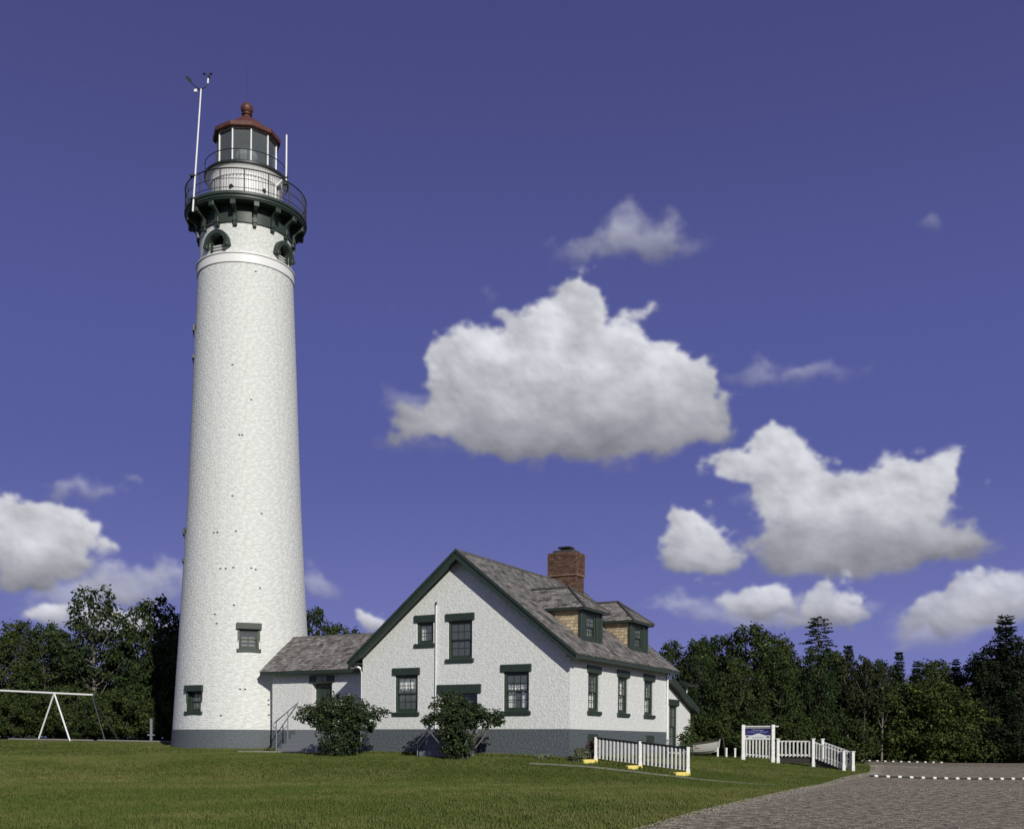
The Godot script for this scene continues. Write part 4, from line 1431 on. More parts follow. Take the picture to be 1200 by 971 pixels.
# ------------------------------------------------------------------ passage between tower and house
func make_passage() -> void:
	var P := thing("covered_passage", "low white brick passage with shingle roof between tower and house", "passage", HOUSE_AT, TURN)
	var zf := -1.3
	var zm := -3.0
	var yr := 6.12
	var k := 0.77
	var xl := -5.75
	var s := mb()
	var X := Transform3D(Basis.IDENTITY, Vector3(0, 0, zf))
	wall(s, [Vector2(xl, 0.4), Vector2(-0.002, 0.4), Vector2(-0.002, 4.62), Vector2(xl, 4.62)], [Rect2(-3.59, 2.0, 1.06, 1.98)], 0.36, X)
	wall(s, [Vector2(0.002, 0.4), Vector2(5.75, 0.4), Vector2(5.75, 4.62), Vector2(0.002, 4.62)], [], 0.3, Transform3D(Basis(Vector3.UP, PI), Vector3(0, 0, -4.7)))
	wall(s, [Vector2(-4.7, 0.4), Vector2(-1.301, 0.4), Vector2(-1.301, 4.60), Vector2(-3.0, 5.95), Vector2(-4.7, 4.60)], [], 0.2, Transform3D(Basis(Vector3.UP, -PI / 2), Vector3(xl, 0, 0)))
	put("wall", s, M.brick_white, P)
	s = mb()
	box(s, Vector3(xl - 0.015, 0.4, zf - 0.2), Vector3(-0.03, 2.0, zf + 0.015))
	box(s, Vector3(xl - 0.015, 0.4, -4.6), Vector3(xl + 0.1, 2.0, zf - 0.2))
	put("plinth", s, M.plinth_grey, P)
	s = mb()
	box(s, Vector3(xl + 0.2, 1.9, -4.6), Vector3(-0.3, 2.0, zf - 0.37))
	put("floor", s, M.room, P)
	# roof
	var zl := -0.88
	var ye := yr - k * (zl - zm)
	s = mb()
	prism(s, [Vector2(zl, ye - 0.13), Vector2(zl, ye - 0.015), Vector2(zm, yr - 0.015), Vector2(zm, yr - 0.13)], -6.05, -0.3, Transform3D(Basis(Vector3(0, 0, 1), Vector3(0, 1, 0), Vector3(1, 0, 0)), Vector3.ZERO))
	prism(s, [Vector2(-5.12, ye - 0.13), Vector2(-5.12, ye - 0.015), Vector2(zm, yr - 0.015), Vector2(zm, yr - 0.13)], -6.05, -0.3, Transform3D(Basis(Vector3(0, 0, 1), Vector3(0, 1, 0), Vector3(1, 0, 0)), Vector3.ZERO))
	put("roof_deck", s, M.iron_green, P)
	s = mb()
	box(s, Vector3(-6.06, ye - 0.15, zl + 0.001), Vector3(-0.45, ye + 0.005, zl + 0.03))
	put("fascia", s, M.green, P)
	var len := (zl - zm) * sqrt(1 + k * k)
	s = mb()
	shingles(s, Vector3(-6.1, ye - 0.02, zl + 0.04), Vector3(1, 0, 0), Vector3(0, k, -1).normalized(), len + 0.05, 0, 5.55, 0, 7.6, 0.142, Color(0.268, 0.258, 0.246), 0.46, 71)
	put("shingle_slope", s, M.shingle, P).set_meta("kind", "stuff")
	s = mb()
	shingles(s, Vector3(-6.1, ye - 0.02, -5.16), Vector3(1, 0, 0), Vector3(0, k, 1).normalized(), len + 0.05, 0, 5.55, 0, 7.6, 0.142, Color(0.268, 0.258, 0.246), 0.46, 72)
	put("shingle_slope", s, M.shingle, P).set_meta("kind", "stuff")
	s = mb()
	for i in 40:
		var c := Color(0.15, 0.142, 0.13) * rng.randf_range(0.8, 1.25)
		c.a = 1
		s.set_color(c)
		var x0 := -6.1 + i * 0.19
		prism(s, [Vector2(zm - 0.12, yr - 0.06), Vector2(zm, yr + 0.05), Vector2(zm + 0.12, yr - 0.06), Vector2(zm, yr + 0.02)], x0, x0 + 0.186, Transform3D(Basis(Vector3(0, 0, 1), Vector3(0, 1, 0), Vector3(1, 0, 0)), Vector3.ZERO))
	put("ridge_cap", s, M.shingle, P)
	# door with a numbered lintel
	s = mb()
	bbox(s, Vector3(-3.71, 3.983, zf - 0.05), Vector3(-2.41, 4.27, zf + 0.06), 0.012)
	var d := put("door", s, M.green, P)
	s = mb()
	box(s, Vector3(-3.59, 2.0, zf - 0.36), Vector3(-2.53, 3.98, zf - 0.28))
	for q in [[-3.50, -3.11], [-3.01, -2.62]]:
		bbox(s, Vector3(q[0], 2.15, zf - 0.28), Vector3(q[1], 2.9, zf - 0.262), 0.006)
		bbox(s, Vector3(q[0], 3.05, zf - 0.28), Vector3(q[1], 3.8, zf - 0.262), 0.006)
	put("door_leaf", s, M.green, d)
	s = mb()
	ball(s, Vector3(-2.66, 2.97, zf - 0.25), Vector3(0.03, 0.03, 0.03), 6, 8)
	put("handle", s, M.brass, d)
	var t := TextMesh.new()
	t.text = "1870"
	t.font_size = 32
	t.pixel_size = 0.0078
	t.depth = 0.012
	var f := SystemFont.new()
	f.font_names = PackedStringArray(["Droid Serif"])
	t.font = f
	var num := put_mesh("numerals", t, M.white_paint, d)
	num.position = Vector3(-3.06, 4.125, zf + 0.066)

# ------------------------------------------------------------------ steps and rails
func steps(called: String, label: String, at: Vector3, x0: float, x1: float, z0: float, run: float, y0: float, y1: float, n: int) -> void:
	var S := thing(called, label, "steps", at, TURN, "entrance steps of the house")
	for i in n:
		var s := mb()
		var top := lerpf(y0, y1, float(i + 1) / n)
		bbox(s, Vector3(x0, 0.6, z0 + run * (n - 1 - i)), Vector3(x1, top, z0 + run * (n - i) + 0.0), 0.012)
		put("step", s, M.step_grey, S)

func handrail(label: String, x: float, zb: float, zt: float, yb: float, yt: float, h: float, scroll: bool) -> void:
	var R := thing("handrail", label, "handrail", HOUSE_AT, TURN, "steel handrails of the entrance steps")
	var s := mb()
	var a := Vector3(x, yb + h, zb)
	var b := Vector3(x, yt + h, zt)
	var path := [b, a]
	if scroll:
		for k in 8:
			var t := PI / 2 - k * 0.75
			path.append(a + Vector3(0, -0.14, 0.0) + Vector3(0, sin(t), cos(t)) * (0.14 - k * 0.012))
	tube(s, path, [0.026], 7)
	put("rail", s, M.galv, R)
	s = mb()
	tube(s, [a.lerp(b, 0.06) - Vector3(0, h + 0.15, 0), a.lerp(b, 0.06)], [0.022], 7)
	put("post", s, M.galv, R)
	s = mb()
	tube(s, [a.lerp(b, 0.55) - Vector3(0, h + 0.05, 0), a.lerp(b, 0.55)], [0.022], 7)
	put("post", s, M.galv, R)
	s = mb()
	tube(s, [a.lerp(b, 0.06) - Vector3(0, h * 0.5, 0), a.lerp(b, 0.55) - Vector3(0, h * 0.5, 0)], [0.016], 7)
	put("lower_rail", s, M.galv, R)

# ------------------------------------------------------------------ fences, sign, steps by the road
func picket_run(F: Node3D, a: Vector3, b: Vector3, h: float, n: int, low: float, dark_rail: bool) -> void:
	# pickets between two post feet a and b
	var d := b - a
	var l := Vector2(d.x, d.z).length()
	var yaw := atan2(-d.z, d.x)
	var slope := d.y / l
	var X := Transform3D(Basis(Vector3.UP, yaw), a)
	var rail: Material = M.iron if dark_rail else M.white_wood
	for q in [[low + 0.04, 0.07], [h - 0.07, 0.06]]:
		var s := mb()
		var z := -0.02
		prism(s, [Vector2(0.05, q[0] + 0.05 * slope), Vector2(l - 0.05, q[0] + (l - 0.05) * slope), Vector2(l - 0.05, q[0] + q[1] + (l - 0.05) * slope), Vector2(0.05, q[0] + q[1] + 0.05 * slope)], z - 0.045, z - 0.005, X)
		put("rail", s, rail, F)
	for i in n:
		var x := l * (i + 1.0) / (n + 1.0)
		var s := mb()
		var y := x * slope
		bbox(s, Vector3(x - 0.036, y + low, -0.024), Vector3(x + 0.036, y + h - 0.03 + rng.randf_range(-0.006, 0.006), 0.0), 0.008, X)
		put("picket", s, M.white_wood, F)
	if dark_rail:
		var s := mb()
		prism(s, [Vector2(0.04, h - 0.02 + 0.04 * slope), Vector2(l - 0.04, h - 0.02 + (l - 0.04) * slope), Vector2(l - 0.04, h + 0.02 + (l - 0.04) * slope), Vector2(0.04, h + 0.02 + 0.04 * slope)], -0.06, 0.035, X)
		put("top_rail", s, M.iron, F)

func post(F: Node3D, p: Vector3, h: float, w := 0.055, cap := true) -> void:
	var s := mb()
	bbox(s, p + Vector3(-w, -0.3, -w), p + Vector3(w, h, w), 0.01)
	bbox(s, p + Vector3(-w - 0.012, -0.3, -w - 0.012), p + Vector3(w + 0.012, 0.24, w + 0.012), 0.012)
	var o := put("post", s, M.white_wood, F)
	if cap:
		s = mb()
		bbox(s, p + Vector3(-w - 0.025, h, -w - 0.025), p + Vector3(w + 0.025, h + 0.035, w + 0.025), 0.012)
		put("cap", s, M.iron if w < 0.06 else M.white_wood, o)

func make_yard() -> void:
	var F := thing("picket_fence", "white picket fence with black rails and yellow feet beside the house wall", "fence")
	var pts := [Vector3(2.94, 0.0, -38.0), Vector3(4.38, 0.0, -37.0), Vector3(5.85, 0.0, -36.0)]
	var ph := [0.93, 0.97, 0.98]
	for i in 3: pts[i].y = ground_y(pts[i].x, pts[i].z)
	for i in 3:
		post(F, pts[i], ph[i])
		var s := mb()
		var dir := Vector3(-0.93, 0, 0.36)
		var X := Transform3D(Basis(Vector3.UP, atan2(-dir.z, dir.x)), pts[i])
		bbox(s, Vector3(-0.05, -0.1, -0.13), Vector3(0.52, 0.13, 0.13), 0.03, X)
		put("foot", s, M.yellow, F)
	picket_run(F, pts[0], pts[1], 0.90, 11, 0.17, true)
	picket_run(F, pts[1], pts[2], 0.93, 11, 0.17, true)
	# information sign above pickets
	var sl := Vector3(10.52, 0, -49.3)
	var sr := Vector3(11.71, 0, -48.6)
	sl.y = ground_y(sl.x, sl.z)
	sr.y = ground_y(sr.x, sr.z)
	var G := thing("information_sign", "white post sign with a blue picture board above white pickets", "sign")
	post(G, sl, 2.37 - sl.y, 0.075, false)
	post(G, sr, 2.37 - sr.y, 0.075, false)
	var d := sr - sl
	var l := Vector2(d.x, d.z).length()
	var X := Transform3D(Basis(Vector3.UP, atan2(-d.z, d.x)), Vector3(sl.x, 0, sl.z))
	var s := mb()
	bbox(s, Vector3(0.0, 2.27, -0.03), Vector3(l + 0.25, 2.325, 0.03), 0.008, X)
	put("crossbar", s, M.white_wood, G)
	s = mb()
	bbox(s, Vector3(0.08, 1.69, -0.025), Vector3(l - 0.08, 2.24, 0.02), 0.004, X)
	var board := put("board", s, M.white_wood, G)
	s = mb()
	for v in [[0.10, 1.71, 0, 1], [0.10, 2.22, 0, 0], [l - 0.10, 2.22, 1, 0], [0.10, 1.71, 0, 1], [l - 0.10, 2.22, 1, 0], [l - 0.10, 1.71, 1, 1]]:
		s.set_uv(Vector2(v[2], v[3]))
		s.set_smooth_group(-1)
		s.add_vertex(X * Vector3(v[0], v[1], 0.024))
	var pm := mat(Color.WHITE, 0.4)
	pm.albedo_texture = sign_print()
	put("print", s, pm, board)
	for i in 8:
		var x := l * (i + 1.0) / 9.0
		s = mb()
		var yy := lerpf(sl.y, sr.y, x / l)
		bbox(s, Vector3(x - 0.036, yy + 0.17, -0.02), Vector3(x + 0.036, 1.685, 0.008), 0.008, X)
		put("picket", s, M.white_wood, G)
	s = mb()
	prism(s, [Vector2(0.07, sl.y + 0.24), Vector2(l - 0.07, sr.y + 0.24), Vector2(l - 0.07, sr.y + 0.30), Vector2(0.07, sl.y + 0.30)], -0.06, -0.021, X)
	put("rail", s, M.white_wood, G)
	# landing and steps down to the road with picket railings
	var A := Vector3(11.9, 0, -48.45)
	var B := Vector3(13.24, 0, -47.6)
	var C := Vector3(14.2, 0, -46.35)
	var dn := (B - A).normalized()
	var back := Vector3(dn.z, 0, -dn.x) * -1.0
	if back.z > 0: back = -back
	var yt := 0.92
	var L := thing("wooden_steps", "dark timber landing and steps between white picket railings by the road", "steps")
	var XA := Transform3D(Basis(Vector3.UP, atan2(-dn.z, dn.x)), Vector3(A.x, 0, A.z))
	var la := (B - A).length()
	for i in 9:
		s = mb()
		bbox(s, Vector3(0.05, yt - 0.05, -1.25 + i * 0.13), Vector3(la + 0.05, yt, -1.13 + i * 0.13), 0.006, XA)
		put("plank", s, M.timber, L)
	s = mb()
	box(s, Vector3(0.08, yt - 0.26, -0.06), Vector3(la, yt - 0.051, -0.02), XA)
	box(s, Vector3(0.08, yt - 0.26, -1.22), Vector3(la, yt - 0.051, -1.18), XA)
	for q in [0.15, la - 0.1]:
		for z in [-0.16, -1.14]:
			box(s, Vector3(q - 0.05, 0.2, z - 0.05), Vector3(q + 0.05, yt - 0.051, z + 0.05), XA)
	put("frame", s, M.timber, L)
	var dd := (C - B)
	var XB := Transform3D(Basis(Vector3.UP, atan2(-dd.z, dd.x)), Vector3(B.x, 0, B.z))
	var lb := Vector2(dd.x, dd.z).length()
	for i in 4:
		s = mb()
		bbox(s, Vector3(0.10 + i * 0.36, yt - 0.19 - i * 0.13, -0.62), Vector3(0.46 + i * 0.36, yt - 0.14 - i * 0.13, -0.06), 0.008, XB)
		put("tread", s, M.timber, L)
	s = mb()
	for z in [-0.1, -0.58]:
		prism(s, [Vector2(0.02, yt - 0.34), Vector2(1.55, 0.18), Vector2(1.55, 0.36), Vector2(0.02, yt - 0.06)], z - 0.02, z + 0.02, XB)
	put("stringer", s, M.timber, L)
	var R1 := thing("picket_railing", "white picket railing along the timber landing beside the sign", "railing")
	A.y = ground_y(A.x, A.z)
	B.y = ground_y(B.x, B.z)
	C.y = ground_y(C.x, C.z)
	post(R1, A, 1.72 - A.y, 0.06)
	picket_run(R1, Vector3(A.x, yt - 0.03, A.z), Vector3(B.x, yt - 0.03, B.z), 0.78, 8, 0.06, false)
	var R2 := thing("picket_railing", "white picket railing sloping down the near side of the timber steps", "railing")
	post(R2, B, 1.72 - B.y, 0.06)
	post(R2, C, 1.18 - C.y, 0.06)
	picket_run(R2, Vector3(B.x, yt - 0.08, B.z), Vector3(C.x, 0.36, C.z), 0.80, 9, 0.06, false)
	var off := Vector3(-dd.z, 0, dd.x).normalized() * 0.66
	if off.z > 0: off = -off
	var B2 := B + off
	var C2 := C + off
	B2.y = ground_y(B2.x, B2.z)
	C2.y = ground_y(C2.x, C2.z)
	var R3 := thing("picket_railing", "white picket railing sloping down the far side of the timber steps", "railing")
	post(R3, B2, 1.72 - B2.y, 0.06)
	post(R3, C2, 1.18 - C2.y, 0.06)
	picket_run(R3, Vector3(B2.x, yt - 0.08, B2.z), Vector3(C2.x, 0.36, C2.z), 0.80, 9, 0.06, false)
	boat()
	# white stakes with a chain beside the boat
	for i in 3:
		var p := Vector3(10.45 + i * 0.42, 0, -55.0 + i * 0.1)
		p.y = ground_y(p.x, p.z)
		var K := thing("white_stake", "short white stake in the grass between the rowboat and the sign", "stake", p, 0.0, "stakes beside the rowboat")
		s = mb()
		bbox(s, Vector3(-0.045, -0.2, -0.045), Vector3(0.045, 0.42, 0.045), 0.01)
		put("shaft", s, M.white_wood, K)
		s = mb()
		bbox(s, Vector3(-0.055, 0.42, -0.055), Vector3(0.055, 0.46, 0.055), 0.01)
		put("cap", s, M.white_wood, K)
	swings()
	curbs()

func sign_print() -> ImageTexture:
	var w := 160
	var h := 72
	var im := Image.create(w, h, false, Image.FORMAT_RGB8)
	im.fill(Color(0.12, 0.12, 0.32))
	var r := RandomNumberGenerator.new()
	r.seed = 2
	for i in 260:   # blue water and sky of the picture
		var y := r.randi_range(0, 40)
		im.fill_rect(Rect2i(r.randi_range(0, w - 14), y, r.randi_range(4, 14), 2), Color(0.10, 0.10, 0.26).lerp(Color(0.42, 0.42, 0.72), r.randf() * clampf(y / 30.0, 0.2, 1.0)))
	for i in 9:     # pale strokes where the heading stands
		im.fill_rect(Rect2i(40 + i * 9 + r.randi_range(0, 2), 8 + r.randi_range(0, 3), 4, r.randi_range(5, 8)), Color(0.72, 0.72, 0.85))
	for i in 12:
		im.fill_rect(Rect2i(14 + i * 11 + r.randi_range(0, 3), 20 + r.randi_range(0, 3), 6, r.randi_range(5, 9)), Color(0.55, 0.55, 0.78))
	for x in w:
		var roof := 46 - int(maxf(0.0, 14.0 - absf(x - 84) * 0.32))
		im.fill_rect(Rect2i(x, roof, 1, h - roof), Color(0.88, 0.9, 0.9))
	for i in 14:
		im.fill_rect(Rect2i(46 + i * 5, 58 + (i % 3), 3, 5), Color(0.35, 0.40, 0.46))
	for i in 8:
		im.fill_rect(Rect2i(62 + i * 5, 50, 3, 2), Color(0.62, 0.66, 0.66))
	im.fill_rect(Rect2i(6, 50, 16, 10), Color(0.25, 0.33, 0.36))
	im.fill_rect(Rect2i(134, 52, 18, 9), Color(0.28, 0.28, 0.26))
	return ImageTexture.create_from_image(im)

func boat() -> void:
	var p := Vector3(9.6, 0, -57.0)
	p.y = ground_y(p.x, p.z)
	var Bt := thing("rowboat", "old white wooden rowboat with peeling paint lying on the grass", "boat", p, 0.12)
	# lapstrake hull: x along, stern at -x, bow at +x
	var st := []
	for k in 13:
		var t := k / 12.0
		var beam := 0.62 * pow(sin(PI * (0.22 + 0.78 * (1.0 - t))), 0.6) if t < 0.999 else 0.02
		var sheer := 0.48 + 0.30 * t * t
		var keel := 0.05 + 0.16 * pow(t, 5.0)
		st.append([lerpf(-1.5, 1.25, t), beam, sheer, keel])
	for side in [-1.0, 1.0]:
		for q in 5:
			var s := mb()
			for k in 12:
				var row := []
				for kk in [k, k + 1]:
					var e: Array = st[kk]
					for qq in [q, q + 1.08]:
						var v: float = qq / 5.0
						var z: float = e[1] * (0.25 + 0.75 * pow(minf(v, 1.0), 0.55)) + (0.012 if qq == q else 0.0)
						row.append(Vector3(e[0] + v * 0.10 * (kk / 12.0), lerpf(e[3], e[2], v), side * z))
				quad(s, row[0], row[1], row[3], row[2])
			put("plank", s, M.boat_white, Bt)
	var s := mb()
	for k in 12:
		quad(s, Vector3(st[k][0], st[k][3] + 0.02, -st[k][1] * 0.3), Vector3(st[k + 1][0], st[k + 1][3] + 0.02, -st[k + 1][1] * 0.3), Vector3(st[k + 1][0], st[k + 1][3] + 0.02, st[k + 1][1] * 0.3), Vector3(st[k][0], st[k][3] + 0.02, st[k][1] * 0.3))
	prism(s, [Vector2(-0.35, 0.05), Vector2(0.35, 0.05), Vector2(0.6, 0.48), Vector2(-0.6, 0.48)], -0.02, 0.02, Transform3D(Basis(Vector3.UP, PI / 2), Vector3(-1.5, 0, 0)))
	put("bottom", s, M.boat_white, Bt)
	for side in [-1.0, 1.0]:
		s = mb()
		var path := []
		for k in 13: path.append(Vector3(st[k][0] + 0.10 * k / 12.0, st[k][2] + 0.02, side * st[k][1]))
		tube(s, path, [0.03], 6)
		put("gunwale", s, M.timber, Bt)
	for x in [-0.9, 0.0]:
		s = mb()
		box(s, Vector3(x - 0.13, 0.36, -0.52), Vector3(x + 0.13, 0.40, 0.52))
		put("thwart", s, M.rust, Bt)
	s = mb()
	tube(s, [Vector3(1.22, 0.16, 0), Vector3(1.34, 0.45, 0), Vector3(1.38, 0.86, 0)], [0.03], 6)
	put("stem", s, M.boat_white, Bt)
	# weathered mooring pole leaning by the bow
	var q := Vector3(11.25, 0, -57.4)
	q.y = ground_y(q.x, q.z)
	var K := thing("bent_pole", "bent weathered brown pole standing at the bow of the rowboat", "pole", q)
	s = mb()
	tube(s, [Vector3(0.06, -0.2, 0), Vector3(0.0, 0.45, 0), Vector3(-0.06, 0.95, 0), Vector3(-0.22, 1.02, 0)], [0.04, 0.035, 0.03, 0.022], 7)
	put("shaft", s, M.bark, K)
	s = mb()
	tube(s, [Vector3(-0.05, 0.9, 0), Vector3(-0.5, 0.8, 0.02), Vector3(-0.95, 0.62, 0.05)], [0.012], 5)
	put("rope", s, M.timber, K)

func swings() -> void:
	var g := ground_y(-24.5, -59.0)
	var top := 4.06 - g
	var S := thing("swing_set", "tall swing set with white steel A-frames standing in a sand pit", "swing set", Vector3(-24.96, g, -59.0))
	var dir := Vector3(1.27, 0, -2.0)
	var side := Vector3(2.0, 0, 1.27).normalized()
	var s := mb()
	tube(s, [Vector3(0, top, 0) - dir * 1.9, Vector3(0, top, 0) + dir * 1.02], [0.055], 10)
	put("top_bar", s, M.white_paint, S)
	for i in 3:
		var o: Vector3 = dir * [0.0, 1.0, -1.85][i]
		for q in [-1.0, 1.0]:
			s = mb()
			var foot: Vector3 = side * q * 1.55
			if i == 1: foot = Vector3(1.02, 0, 0.45) if q < 0 else Vector3(1.30, 0, -1.1)
			tube(s, [o + Vector3(0, top, 0), o + foot + Vector3(0, -0.25, 0)], [0.046], 8)
			put("leg", s, M.white_paint if i != 1 else M.iron, S)
	for i in 2:
		var o: Vector3 = dir * (0.30 + 0.42 * i)
		var W := thing("swing", "black belt swing hanging from the swing set on chains", "swing", Vector3(-24.96, g, -59.0) + o, 0.0, "belt swings")
		for q in [-0.25, 0.25]:
			s = mb()
			tube(s, [dir.normalized() * q + Vector3(0, top - 0.04, 0), dir.normalized() * q + Vector3(0, 0.55, 0)], [0.012], 5)
			put("chain", s, M.iron, W)
		s = mb()
		var pa := []
		for k in 7:
			var u := -0.25 + 0.5 * k / 6.0
			pa.append(dir.normalized() * u + Vector3(0, 0.55 - 0.10 * sin(PI * k / 6.0), 0))
		for k in 6:
			var e: Vector3 = side * 0.08
			quad(s, pa[k] - e, pa[k + 1] - e, pa[k + 1] + e, pa[k] + e)
			quad(s, pa[k] - e - Vector3(0, 0.02, 0), pa[k + 1] - e - Vector3(0, 0.02, 0), pa[k + 1] + e - Vector3(0, 0.02, 0), pa[k] + e - Vector3(0, 0.02, 0))
		put("seat", s, M.black, W)
	# pale timbers round the sand
	for e in [[Vector2(-27.2, -58.5), Vector2(-22.6, -58.5)], [Vector2(-22.4, -58.5), Vector2(-17.6, -58.5)], [Vector2(-17.5, -58.6), Vector2(-17.5, -64.0)]]:
		var a: Vector2 = e[0]
		var b: Vector2 = e[1]
		var n := 6
		var K := thing("edging_timber", "pale squared timber lying along the edge of the sand pit", "timber", Vector3.ZERO, 0.0, "timbers round the sand pit")
		s = mb()
		var path := []
		for k in n + 1:
			var v := a.lerp(b, float(k) / n)
			path.append(Vector3(v.x, ground_y(v.x, v.y) + 0.06, v.y))
		tube(s, path, [0.06], 4)
		put("beam", s, M.sand, K)
	var p := Vector3(-20.65, 0, -62.0)
	p.y = ground_y(p.x, p.z)
	var P := thing("grill_post", "grey steel post with a small bracket standing by the sand pit", "post", p)
	s = mb()
	bbox(s, Vector3(-0.07, -0.2, -0.07), Vector3(0.07, 1.32, 0.07), 0.015)
	put("post", s, M.galv, P)
	s = mb()
	bbox(s, Vector3(-0.20, 0.34, -0.05), Vector3(0.20, 0.42, 0.12), 0.015)
	put("bracket", s, M.galv, P)

func curbs() -> void:
	for e in [[Vector2(13.4, -40.55), Vector2(21.9, -43.2), 17, "dark parking log with white bands lying on the gravel near the wooden steps"], [Vector2(21.2, -66.35), Vector2(25.9, -64.65), 11, "dark parking log with white bands lying at the foot of the trees"]]:
		var a: Vector2 = e[0]
		var b: Vector2 = e[1]
		var K := thing("parking_log", e[3], "log")
		var n: int = e[2]
		var s := mb()
		var path := []
		for k in n + 1:
			var v := a.lerp(b, float(k) / n)
			path.append(Vector3(v.x, ground_y(v.x, v.y) + 0.07, v.y))
		tube(s, path, [0.03], 8)
		put("log", s, M.timber, K)
		for k in n:
			var u: Vector3 = path[k].lerp(path[k + 1], 0.36)
			var w: Vector3 = path[k].lerp(path[k + 1], 0.64)
			s = mb()
			tube(s, [u, w], [0.05], 8)
			put("white_band", s, M.white_wood, K)

# ------------------------------------------------------------------ plants
func leaf(s: SurfaceTool, p: Vector3, n: Vector3, size: float, r: RandomNumberGenerator, slim := 0.55) -> void:
	var a := Vector3(r.randf_range(-1, 1), r.randf_range(-1, 1), r.randf_range(-1, 1))
	a = (a - n * a.dot(n)).normalized()
	var b := n.cross(a) * size * slim * 0.5
	a *= size
	var m := p + a * 0.5
	var f := n * size * 0.12
	tri(s, p, m + b + f, p + a)
	tri(s, p, p + a, m - b + f)

# leaves through the volume of a set of lobes [centre, radii]; thinner where the clump noise is low
func foliage(s: SurfaceTool, lobes: Array, count: int, size: float, c0: Color, c1: Color, sd: int, clump := 1.2, gap := -0.05, slim := 0.6) -> void:
	var r := RandomNumberGenerator.new()
	r.seed = sd
	var nz := FastNoiseLite.new()
	nz.seed = sd
	nz.frequency = clump
	nz.fractal_octaves = 2
	var total := 0.0
	for l in lobes: total += pow(l[1].x * l[1].y * l[1].z, 0.75)
	for l in lobes:
		var n := int(count * pow(l[1].x * l[1].y * l[1].z, 0.75) / total)
		var tone := r.randf()
		for i in n:
			var d := Vector3(r.randfn(), r.randfn(), r.randfn()).normalized()
			var p: Vector3 = l[0] + d * l[1] * pow(r.randf(), 0.42)
			var v := nz.get_noise_3dv(p)
			if v < gap + r.randf_range(-0.08, 0.08): continue
			var nrm := (d * 0.7 + Vector3(r.randfn() * 0.5, r.randfn() * 0.5 + 0.45, r.randfn() * 0.5)).normalized()
			var c := c0.lerp(c1, clampf(tone * 0.5 + r.randf() * 0.6, 0, 1)) * r.randf_range(0.75, 1.3)
			if r.randf() < 0.06: c = c.lerp(Color(c.r * 2.2, c.g * 1.9, c.b * 1.2), 0.8)
			c.a = 1
			s.set_color(c)
			leaf(s, p, nrm, size * r.randf_range(0.65, 1.3), r, slim)

var kinds := {}   # shared meshes of each kind of tree: [trunk, crown, height]
func broad_kind(key: String, sd: int, H: float, rad: float, low: float, lobes_n: int, leaves: int, size: float, c0: Color, c1: Color, gap: float, peak := 0.55) -> void:
	var r := RandomNumberGenerator.new()
	r.seed = sd
	var lobes := []
	for i in lobes_n:
		var t := (i + r.randf()) / lobes_n
		var env := pow(maxf(0.0, sin(PI * clampf(pow(t, peak * 1.3) * 0.86 + 0.10, 0, 1))), 0.75)
		var a := i * 2.4 + r.randf() * 0.9
		var d := rad * env * sqrt(r.randf_range(0.18, 1.0))
		var k := rad * r.randf_range(0.22, 0.40) * (0.72 + 0.4 * (1.0 - t))
		lobes.append([Vector3(cos(a) * d, lerpf(low * H + k * 0.5, H - k * 0.8, t), sin(a) * d), Vector3(k, k * r.randf_range(0.6, 0.95), k)])
	var s := mb()
	foliage(s, lobes, leaves, size, c0, c1, sd, 1.1, gap)
	s.generate_normals()
	var crown := s.commit()
	s = mb()
	var bend := Vector3(r.randfn() * 0.25, 0, r.randfn() * 0.25)
	var path := [Vector3(0, -0.4, 0), Vector3(0, H * 0.2, 0) + bend * 0.3, Vector3(0, H * 0.5, 0) + bend, Vector3(0, H * 0.88, 0) + bend * 1.6]
	tube(s, path, [H * 0.017, H * 0.014, H * 0.009, 0.02], 7)
	for i in range(0, lobes.size(), 2):
		var e: Vector3 = lobes[i][0]
		var t := clampf(e.y / H - 0.16, 0.06, 0.8)
		var o: Vector3 = path[1].lerp(path[3], clampf((t - 0.2) / 0.68, 0, 1))
		o.y = t * H
		tube(s, [o, o.lerp(e, 0.5) + Vector3(0, -0.15, 0), e], [H * 0.006, H * 0.004, 0.012], 5, false)
	s.generate_normals()
	kinds[key] = [s.commit(), crown, H]

